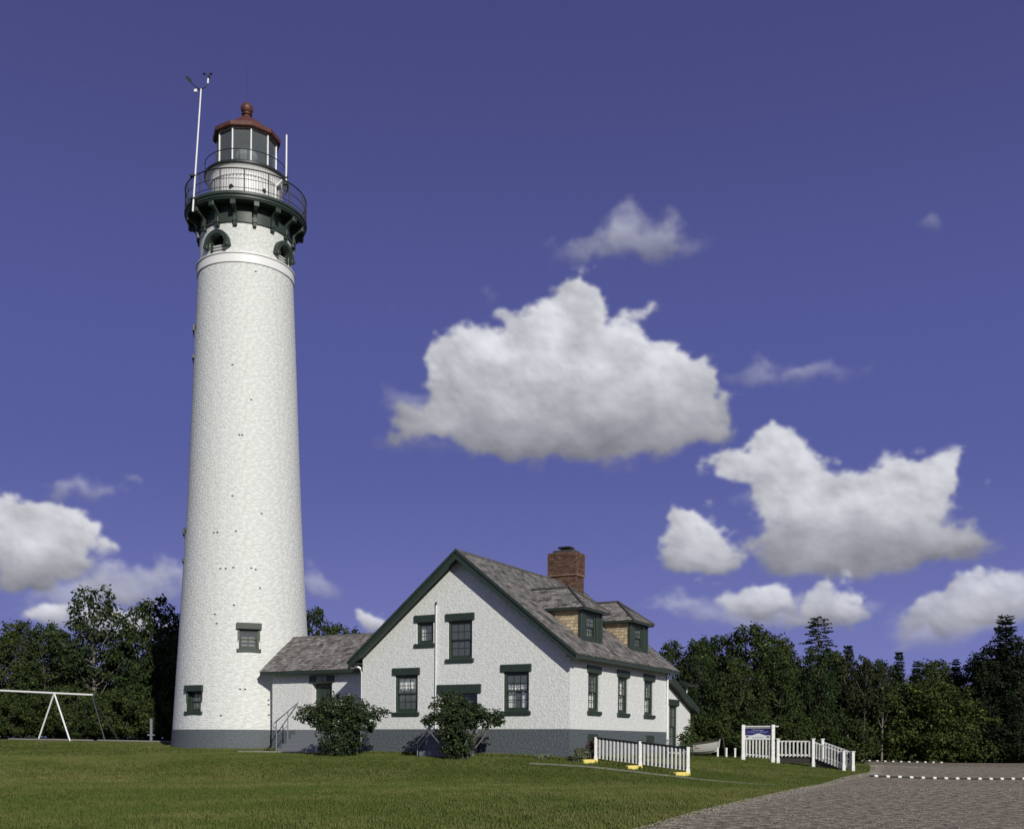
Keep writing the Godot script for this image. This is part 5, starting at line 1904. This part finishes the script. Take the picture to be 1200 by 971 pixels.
func fir_kind(key: String, sd: int, H: float, rad: float, low: float, c0: Color, c1: Color, sparse := 1.0, top_heavy := false) -> void:
	var r := RandomNumberGenerator.new()
	r.seed = sd
	var s := mb()
	var w := mb()
	tube(w, [Vector3(0, -0.4, 0), Vector3(0.06, H * 0.5, 0.03), Vector3(0, H * 0.99, 0)], [H * 0.014, H * 0.009, 0.015], 7)
	var levels := int(H * 6.0 * sparse)
	for i in levels:
		var t := lerpf(low, 0.985, (i + r.randf()) / levels)
		var len := rad * pow(1.0 - t, 0.8) * r.randf_range(0.5, 1.2) + 0.16
		if top_heavy: len = rad * (0.35 + 0.65 * sin(PI * clampf((t - low) / (1.02 - low), 0, 1))) * r.randf_range(0.5, 1.2)
		var nb := r.randi_range(4, 7) if not top_heavy else r.randi_range(2, 4)
		for b in nb:
			var a := TAU * b / nb + r.randf() * 0.8 + i * 1.3
			var d := Vector3(cos(a), 0, sin(a))
			var o := Vector3(0, t * H, 0)
			var tip := o + d * len + Vector3(0, -len * r.randf_range(0.02, 0.32) + (0.12 if t > 0.8 else 0.0), 0)
			if len > 0.5: tube(w, [o, tip], [0.022, 0.006], 4, false)
			var n := int(len * 22) + 7
			for k in n:
				var u := (k + r.randf()) / n
				if top_heavy: u = 0.35 + u * 0.65
				var p := o.lerp(tip, u)
				var c := c0.lerp(c1, r.randf()) * r.randf_range(0.75, 1.2)
				c.a = 1
				s.set_color(c)
				var side := d.cross(Vector3.UP) * (1 if k % 2 else -1)
				var q := (side * r.randf_range(0.4, 1.0) + d * r.randf_range(0.2, 0.9) + Vector3(0, r.randf_range(-0.45, 0.3), 0)).normalized() * r.randf_range(0.14, 0.36)
				var g := q.cross(Vector3(r.randfn(), r.randfn() + 1.0, r.randfn())).normalized() * 0.045
				tri(s, p, p + q * 0.6 + g, p + q)
				tri(s, p, p + q, p + q * 0.6 - g)
	s.generate_normals()
	w.generate_normals()
	kinds[key] = [w.commit(), s.commit(), H]

func tree(key: String, called: String, label: String, x: float, z: float, H: float, wide: float, turn: float, group: String, birch := false) -> void:
	var k: Array = kinds[key]
	var T := thing(called, label, "tree", Vector3(x, ground_y(x, z), z), turn, group)
	var sc: float = H / k[2]
	T.scale = Vector3(sc * wide, sc, sc * wide)
	put_mesh("trunk", k[0], M.birch if birch else M.bark, T)
	put_mesh("crown", k[1], M.leaf, T).set_meta("kind", "stuff")

func make_trees() -> void:
	var g0 := Color(0.0183, 0.0312, 0.0123)
	var g1 := Color(0.0483, 0.0687, 0.0246)
	broad_kind("a", 101, 10.0, 3.0, 0.10, 60, 15000, 0.26, g0, g1, -0.10)
	broad_kind("b", 102, 10.0, 2.6, 0.06, 60, 15000, 0.24, Color(0.0166, 0.0297, 0.0132), Color(0.0416, 0.0625, 0.0227), -0.12, 0.7)
	broad_kind("c", 103, 10.0, 3.3, 0.08, 66, 16000, 0.26, Color(0.0233, 0.0359, 0.0132), Color(0.0582, 0.0765, 0.0265), -0.12, 0.5)
	broad_kind("birch", 104, 11.0, 2.7, 0.34, 48, 9500, 0.27, Color(0.0200, 0.0328, 0.0151), Color(0.0416, 0.0609, 0.0246), 0.0, 0.62)
	broad_kind("shrub", 105, 3.0, 1.9, 0.0, 26, 7000, 0.17, Color(0.0216, 0.0359, 0.0123), Color(0.0532, 0.0719, 0.0236), -0.15, 0.8)
	broad_kind("low", 107, 6.0, 2.6, 0.0, 50, 14000, 0.22, Color(0.0250, 0.0406, 0.0123), Color(0.0649, 0.0875, 0.0265), -0.14, 0.8)
	broad_kind("dark", 108, 9.0, 2.6, 0.0, 60, 15000, 0.23, Color(0.0104, 0.0167, 0.0108), Color(0.0291, 0.0409, 0.0189), -0.12, 0.85)
	broad_kind("thin", 106, 10.0, 1.8, 0.42, 30, 5000, 0.26, Color(0.0200, 0.0281, 0.0132), Color(0.0499, 0.0578, 0.0265), 0.02, 0.6)
	fir_kind("fir", 111, 10.0, 1.9, 0.06, Color(0.0116, 0.0219, 0.0132), Color(0.0300, 0.0437, 0.0208))
	fir_kind("fir2", 112, 10.0, 1.5, 0.10, Color(0.0133, 0.0234, 0.0123), Color(0.0333, 0.0469, 0.0189))
	fir_kind("pine", 113, 12.0, 1.6, 0.55, Color(0.0133, 0.0219, 0.0132), Color(0.0300, 0.0406, 0.0208), 0.65, true)
	print("kinds done")
	var left := "trees beyond the swing set"
	var right := "trees beyond the rowboat and road"
	var behind := "trees behind the passage and house"
	var look := {"a": "round-topped dark leafy tree", "b": "tall oval dark leafy tree", "c": "broad light green leafy tree"}
	var r := RandomNumberGenerator.new()
	r.seed = 300
	# kind, x, z, height, width factor
	tree("birch", "birch_tree", "tall airy birch with pale forked trunk beyond the swing set", -28.0, -72.5, 10.4, 1.0, 0.4, left, true)
	for t in [["a", -24.3, -73.0, 9.8, 0.95], ["c", -22.2, -74.5, 9.1, 0.9], ["b", -26.3, -76.5, 8.0, 1.0], ["a", -31.4, -73.5, 8.0, 1.0], ["c", -34.0, -74.5, 8.2, 1.0], ["b", -37.2, -73.5, 8.0, 1.1], ["a", -20.2, -75.5, 8.8, 0.9], ["b", -29.5, -79.0, 8.0, 1.2], ["c", -40.0, -74.0, 8.4, 1.1], ["b", -33.4, -80.0, 8.0, 1.1], ["c", -24.4, -80.0, 8.4, 1.2], ["a", -37.5, -80.0, 8.0, 1.2]]:
		tree(t[0], "leafy_tree", look[t[0]] + " in the wood beyond the swing set", t[1], t[2], t[3], t[4], r.randf() * TAU, left, t[0] == "b")
	for t in [["a", -15.9, -75.0, 9.2, 1.0], ["b", -13.7, -74.5, 9.5, 0.8], ["c", -12.4, -76.0, 8.5, 0.9], ["a", -11.0, -75.0, 8.0, 0.8], ["c", -9.6, -76.0, 7.6, 0.9], ["b", -6.0, -76.0, 6.8, 1.0], ["a", -2.0, -77.0, 7.0, 1.1], ["c", 2.5, -77.0, 7.2, 1.1], ["b", 6.5, -76.0, 7.4, 1.1]]:
		tree(t[0], "leafy_tree", look[t[0]] + " rising behind the shingle roofs of passage and house", t[1], t[2], t[3], t[4], r.randf() * TAU, behind)
	for t in [["c", 10.6, -72.5, 7.6, 0.85], ["a", 12.4, -71.0, 7.8, 0.8], ["b", 13.9, -72.0, 8.0, 0.95], ["a", 15.7, -70.5, 8.7, 1.05], ["c", 17.4, -71.5, 8.0, 0.9], ["b", 11.4, -66.5, 6.2, 0.9], ["c", 13.6, -65.5, 6.0, 0.85], ["a", 16.0, -65.8, 6.6, 0.9], ["b", 18.6, -66.5, 6.8, 0.9], ["a", 19.0, -77.0, 8.0, 1.2], ["b", 14.0, -78.0, 8.2, 1.2], ["b", 8.4, -74.0, 7.4, 1.0]]:
		tree(t[0], "leafy_tree", look[t[0]] + " in the wood behind the rowboat and the sign", t[1], t[2], t[3], t[4], r.randf() * TAU, right)
	for t in [["a", 20.3, -69.5, 7.2, 0.8], ["b", 23.6, -70.5, 6.7, 0.85], ["c", 21.9, -74.0, 7.2, 1.0], ["a", 25.4, -74.0, 6.7, 1.0], ["b", 28.0, -71.0, 6.3, 1.0], ["c", 27.0, -69.0, 6.0, 1.0], ["b", 30.0, -70.6, 6.6, 1.0], ["a", 32.6, -71.5, 7.2, 1.0], ["c", 36.0, -68.0, 7.6, 1.0], ["b", 39.0, -69.0, 8.0, 1.0], ["a", 42.0, -70.0, 8.2, 1.1], ["c", 30.0, -77.0, 7.2, 1.3], ["b", 36.5, -76.0, 7.8, 1.3]]:
		tree(t[0], "leafy_tree", look[t[0]] + " in the wood along the gravel road", t[1], t[2], t[3], t[4], r.randf() * TAU, right)
	for t in [[24.2, -67.4, 5.2], [26.0, -67.0, 5.3], [27.7, -67.6, 4.9]]:
		tree("low", "leafy_tree", "low wide bright green tree at the far edge of the gravel road", t[0], t[1], t[2], 1.15, r.randf() * TAU, right)
	tree("pine", "pine_tree", "tall pine with a bare pale trunk and small ragged top beyond the sign", 19.75, -70.0, 9.15, 0.85, 0.9, right, true)
	for t in [["fir2", 22.0, -71.0, 7.5, 1.0], ["fir2", 25.7, -72.0, 7.3, 0.9], ["fir", 29.9, -73.0, 6.9, 0.9], ["fir2", 18.4, -73.5, 7.4, 1.0], ["fir", 27.6, -74.0, 6.8, 0.9]]:
		tree(t[0], "conifer", "narrow dark conifer rising among the leafy trees beyond the road", t[1], t[2], t[3], t[4], r.randf() * TAU, right)
	for t in [[29.9, -67.4, 6.6], [31.6, -67.0, 8.0], [33.6, -67.2, 9.0], [35.6, -66.6, 8.6], [30.8, -69.5, 7.8]]:
		tree("dark", "dark_tree", "dense black-green tree closing the far end of the gravel road", t[0], t[1], t[2], 0.95, r.randf() * TAU, right)
	for t in [["fir", 29.6, -68.5, 7.0, 1.3], ["fir", 31.4, -69.0, 9.4, 1.3], ["fir2", 30.4, -67.6, 6.2, 1.7], ["fir", 33.6, -68.5, 10.2, 1.3], ["fir", 32.4, -67.4, 7.4, 1.5]]:
		tree(t[0], "conifer", "broad black-green spruce standing beside the far end of the gravel road", t[1], t[2], t[3], t[4], r.randf() * TAU, right)
	for t in [[21.6, -66.6, 6.6], [22.6, -66.2, 6.0], [20.9, -67.4, 6.8], [22.0, -67.5, 6.4]]:
		tree("thin", "thin_tree", "slender tree with bare grey lower trunk at the edge of the wood", t[0], t[1], t[2], 0.8, r.randf() * TAU, right, true)
	# undergrowth
	for i in 12:
		tree("shrub", "shrub", "green shrub at the foot of the trees beyond the swing set", -38.0 + i * 1.75 + r.randf_range(-0.4, 0.4), -67.0 + r.randf_range(-1.2, 1.0), r.randf_range(2.2, 3.6), r.randf_range(0.9, 1.2), r.randf() * TAU, "undergrowth beyond the swing set")
	for i in 12:
		tree("shrub", "shrub", "leafy shrub between the tree trunks beyond the swing set", -41.0 + i * 2.0, -70.4 + r.randf_range(-0.6, 0.6), r.randf_range(2.4, 3.2), 1.2, r.randf() * TAU, "undergrowth beyond the swing set")
	for i in 11:
		tree("shrub", "shrub", "tall shrub deep in the wood beyond the swing set", -43.0 + i * 2.6, -84.0 + r.randf_range(-1.0, 1.0), r.randf_range(4.5, 5.5), 1.1, r.randf() * TAU, "undergrowth beyond the swing set")
	for i in 12:
		tree("shrub", "shrub", "tall shrub deep in the wood beyond the rowboat and road", 8.0 + i * 2.9, -82.0 + r.randf_range(-1.0, 1.0), r.randf_range(4.5, 5.5), 1.1, r.randf() * TAU, "undergrowth beyond the rowboat and road")
	for i in 7:
		tree("shrub", "shrub", "green shrub at the foot of the trees behind the rowboat and sign", 9.4 + i * 1.7 + r.randf_range(-0.4, 0.4), -63.0 + r.randf_range(-0.5, 0.5), r.randf_range(1.8, 3.2), r.randf_range(0.9, 1.2), r.randf() * TAU, "undergrowth beyond the rowboat and road")
	for i in 5:
		tree("shrub", "shrub", "green shrub at the foot of the trees along the gravel road", 24.2 + i * 2.0, -67.0 - i * 0.1, r.randf_range(1.2, 2.0), 1.1, r.randf() * TAU, "undergrowth beyond the rowboat and road")
	for i in 4:
		tree("shrub", "shrub", "green shrub growing far behind the lighthouse and passage", -17.5 + i * 2.4, -68.0, r.randf_range(2.4, 3.4), 1.0, r.randf() * TAU, "undergrowth behind the lighthouse")

func bush(called: String, label: String, at: Vector3, lobes: Array, count: int, size: float, c0: Color, c1: Color, sd: int, stems: int, gap := -0.1) -> Node3D:
	at.y = ground_y(at.x, at.z)
	var B := thing(called, label, "bush", at)
	var rl := RandomNumberGenerator.new()
	rl.seed = sd + 9
	lobes = lobes.duplicate()
	var n0 := lobes.size()
	for i in range(n0 * 3):   # sprays that stick out of the outline
		var l: Array = lobes[i % n0]
		var d := Vector3(rl.randfn(), rl.randfn() * 0.8 + 0.2, rl.randfn()).normalized()
		var c: Vector3 = l[0] + d * l[1] * 0.98
		if c.y > 0.15: lobes.append([c, l[1] * rl.randf_range(0.16, 0.30)])
	var s := mb()
	foliage(s, lobes, count, size, c0, c1, sd, 2.6, gap)
	put("foliage", s, M.leaf, B).set_meta("kind", "stuff")
	var r := RandomNumberGenerator.new()
	r.seed = sd + 1
	for i in stems:
		var e: Array = lobes[i % lobes.size()]
		s = mb()
		var o := Vector3(r.randf_range(-0.35, 0.35), -0.1, r.randf_range(-0.3, 0.3))
		var tip: Vector3 = e[0] + Vector3(r.randfn() * 0.3 * e[1].x, r.randf_range(-0.1, 0.3) * e[1].y, r.randfn() * 0.3 * e[1].z)
		tube(s, [o, o.lerp(tip, 0.45) + Vector3(r.randfn() * 0.08, 0.12, r.randfn() * 0.08), tip], [0.028, 0.02, 0.008], 6)
		put("stem", s, M.birch if i % 2 else M.bark, B)
	return B

func make_bushes() -> void:
	var c0 := Color(0.020, 0.036, 0.016)
	var c1 := Color(0.044, 0.062, 0.029)
	bush("lilac_bush", "wide mushroom-shaped dark green bush in front of the passage door", Vector3(-6.45, 0, -40.6), [
		[Vector3(0.05, 1.82, 0), Vector3(1.05, 0.55, 0.95)], [Vector3(-0.95, 1.55, 0.1), Vector3(0.85, 0.40, 0.75)], [Vector3(1.0, 1.55, 0.1), Vector3(0.80, 0.42, 0.75)], [Vector3(-0.3, 1.35, 0.3), Vector3(0.9, 0.55, 0.7)], [Vector3(0.55, 1.25, 0.2), Vector3(0.8, 0.5, 0.7)],
		[Vector3(0.15, 0.62, 0.2), Vector3(0.95, 0.62, 0.7)], [Vector3(0.05, 0.3, 0.3), Vector3(0.85, 0.34, 0.6)]], 15000, 0.115, c0, c1, 401, 11)
	bush("lilac_bush", "ragged dark green bush with spreading side branches in front of the house door", Vector3(-1.95, 0, -38.6), [
		[Vector3(-0.28, 1.98, 0), Vector3(0.62, 0.46, 0.6)], [Vector3(0.10, 1.55, 0.1), Vector3(0.80, 0.52, 0.7)], [Vector3(0.98, 1.48, 0.1), Vector3(0.62, 0.36, 0.45)], [Vector3(1.42, 1.36, 0.0), Vector3(0.30, 0.20, 0.3)], [Vector3(-0.62, 1.45, 0.1), Vector3(0.40, 0.28, 0.4)], [Vector3(-1.08, 1.34, 0), Vector3(0.24, 0.22, 0.24)],
		[Vector3(-0.05, 1.0, 0.1), Vector3(0.72, 0.5, 0.6)], [Vector3(0.0, 0.45, 0.1), Vector3(0.68, 0.48, 0.55)]], 12500, 0.115, c0, c1, 402, 14, -0.06)
	bush("low_shrub", "low reddish shrub at the house wall behind the picket fence post", Vector3(2.72, 0, -38.6), [[Vector3(0.1, 0.35, 0), Vector3(0.32, 0.38, 0.3)], [Vector3(0.25, 0.6, 0), Vector3(0.18, 0.3, 0.2)]], 1500, 0.08, Color(0.06, 0.03, 0.018), Color(0.11, 0.05, 0.03), 403, 4)
	bush("low_shrub", "low pale green shrub at the corner of the house plinth", Vector3(2.42, 0, -38.15), [[Vector3(0, 0.22, 0), Vector3(0.42, 0.28, 0.3)]], 1200, 0.08, Color(0.05, 0.065, 0.03), Color(0.12, 0.14, 0.08), 404, 3)
	bush("low_shrub", "small flowering weed clump at the foot of the front wall", Vector3(1.15, 0, -38.75), [[Vector3(0, 0.10, 0), Vector3(0.35, 0.14, 0.15)]], 420, 0.07, Color(0.07, 0.10, 0.04), Color(0.35, 0.36, 0.28), 405, 2)
	bush("garden_shrub", "upright leafy green shrub beside the narrow rear window", Vector3(7.35, 0, -45.6), [[Vector3(0, 0.5, 0), Vector3(0.40, 0.5, 0.4)], [Vector3(0.08, 1.0, 0), Vector3(0.26, 0.4, 0.3)], [Vector3(0.18, 1.4, 0), Vector3(0.13, 0.28, 0.15)], [Vector3(-0.16, 0.9, 0), Vector3(0.2, 0.3, 0.2)]], 2200, 0.10, Color(0.03, 0.05, 0.02), Color(0.07, 0.10, 0.035), 406, 6)

# ------------------------------------------------------------------ scene
func _ready() -> void:
	rng.seed = 7
	# camera: level, lens shifted up
	var cam := Camera3D.new()
	cam.name = "camera"
	add_child(cam)
	cam.position = Vector3(0, EYE, 0)
	cam.rotation.z = 0.0055
	cam.projection = Camera3D.PROJECTION_FRUSTUM
	cam.near = 0.1
	cam.far = 6000.0
	cam.size = 971.0 / 1270.0 * 0.1
	cam.frustum_offset = Vector2(0.0, (870.0 - 485.5) / 1270.0 * 0.1)
	cam.current = true
	var env := Environment.new()
	env.background_mode = Environment.BG_SKY
	env.sky = Sky.new()
	env.sky.sky_material = make_sky()
	env.tonemap_mode = Environment.TONE_MAPPER_LINEAR
	env.tonemap_exposure = 1.0
	env.background_energy_multiplier = 1.0
	env.sdfgi_enabled = true
	env.ssao_enabled = true
	env.ssil_enabled = true
	var we := WorldEnvironment.new()
	we.name = "world"
	we.environment = env
	add_child(we)
	# afternoon sun from behind the camera's right shoulder, 27 degrees high
	var sun := DirectionalLight3D.new()
	sun.name = "sun"
	add_child(sun)
	var az := deg_to_rad(22.5)
	var el := deg_to_rad(27.0)
	sun.look_at_from_position(Vector3(sin(az) * cos(el), sin(el), cos(az) * cos(el)), Vector3.ZERO)
	sun.light_energy = 1.18
	sun.light_color = Color(1.0, 0.985, 0.95)
	sun.light_angular_distance = 0.5
	sun.shadow_enabled = true
	print("sky done")
	make_materials()
	house_xf = Transform3D(Basis(Vector3.UP, TURN), HOUSE_AT)
	make_ground()
	make_lighthouse()
	make_house()
	make_passage()
	print("buildings done")
	make_trees()
	print("trees done")
	make_yard()
	steps("entrance_steps", "grey steps up to the passage door", HOUSE_AT, -4.22, -1.95, -1.28, 0.29, 1.02, 1.98, 5)
	steps("entrance_steps", "grey steps up to the house door behind the ragged bush", HOUSE_AT, 3.62, 5.32, 0.03, 0.28, 1.0, 1.98, 5)
	handrail("steel handrail with a curled end at the passage steps", -4.3, 0.20, -1.26, 1.10, 1.98, 1.18, true)
	handrail("dark steel handrail sloping down from the house door", 3.52, 1.45, 0.05, 1.02, 1.96, 0.42, false)
	make_bushes()
	make_grass()
	make_gravel()
	print("all done")
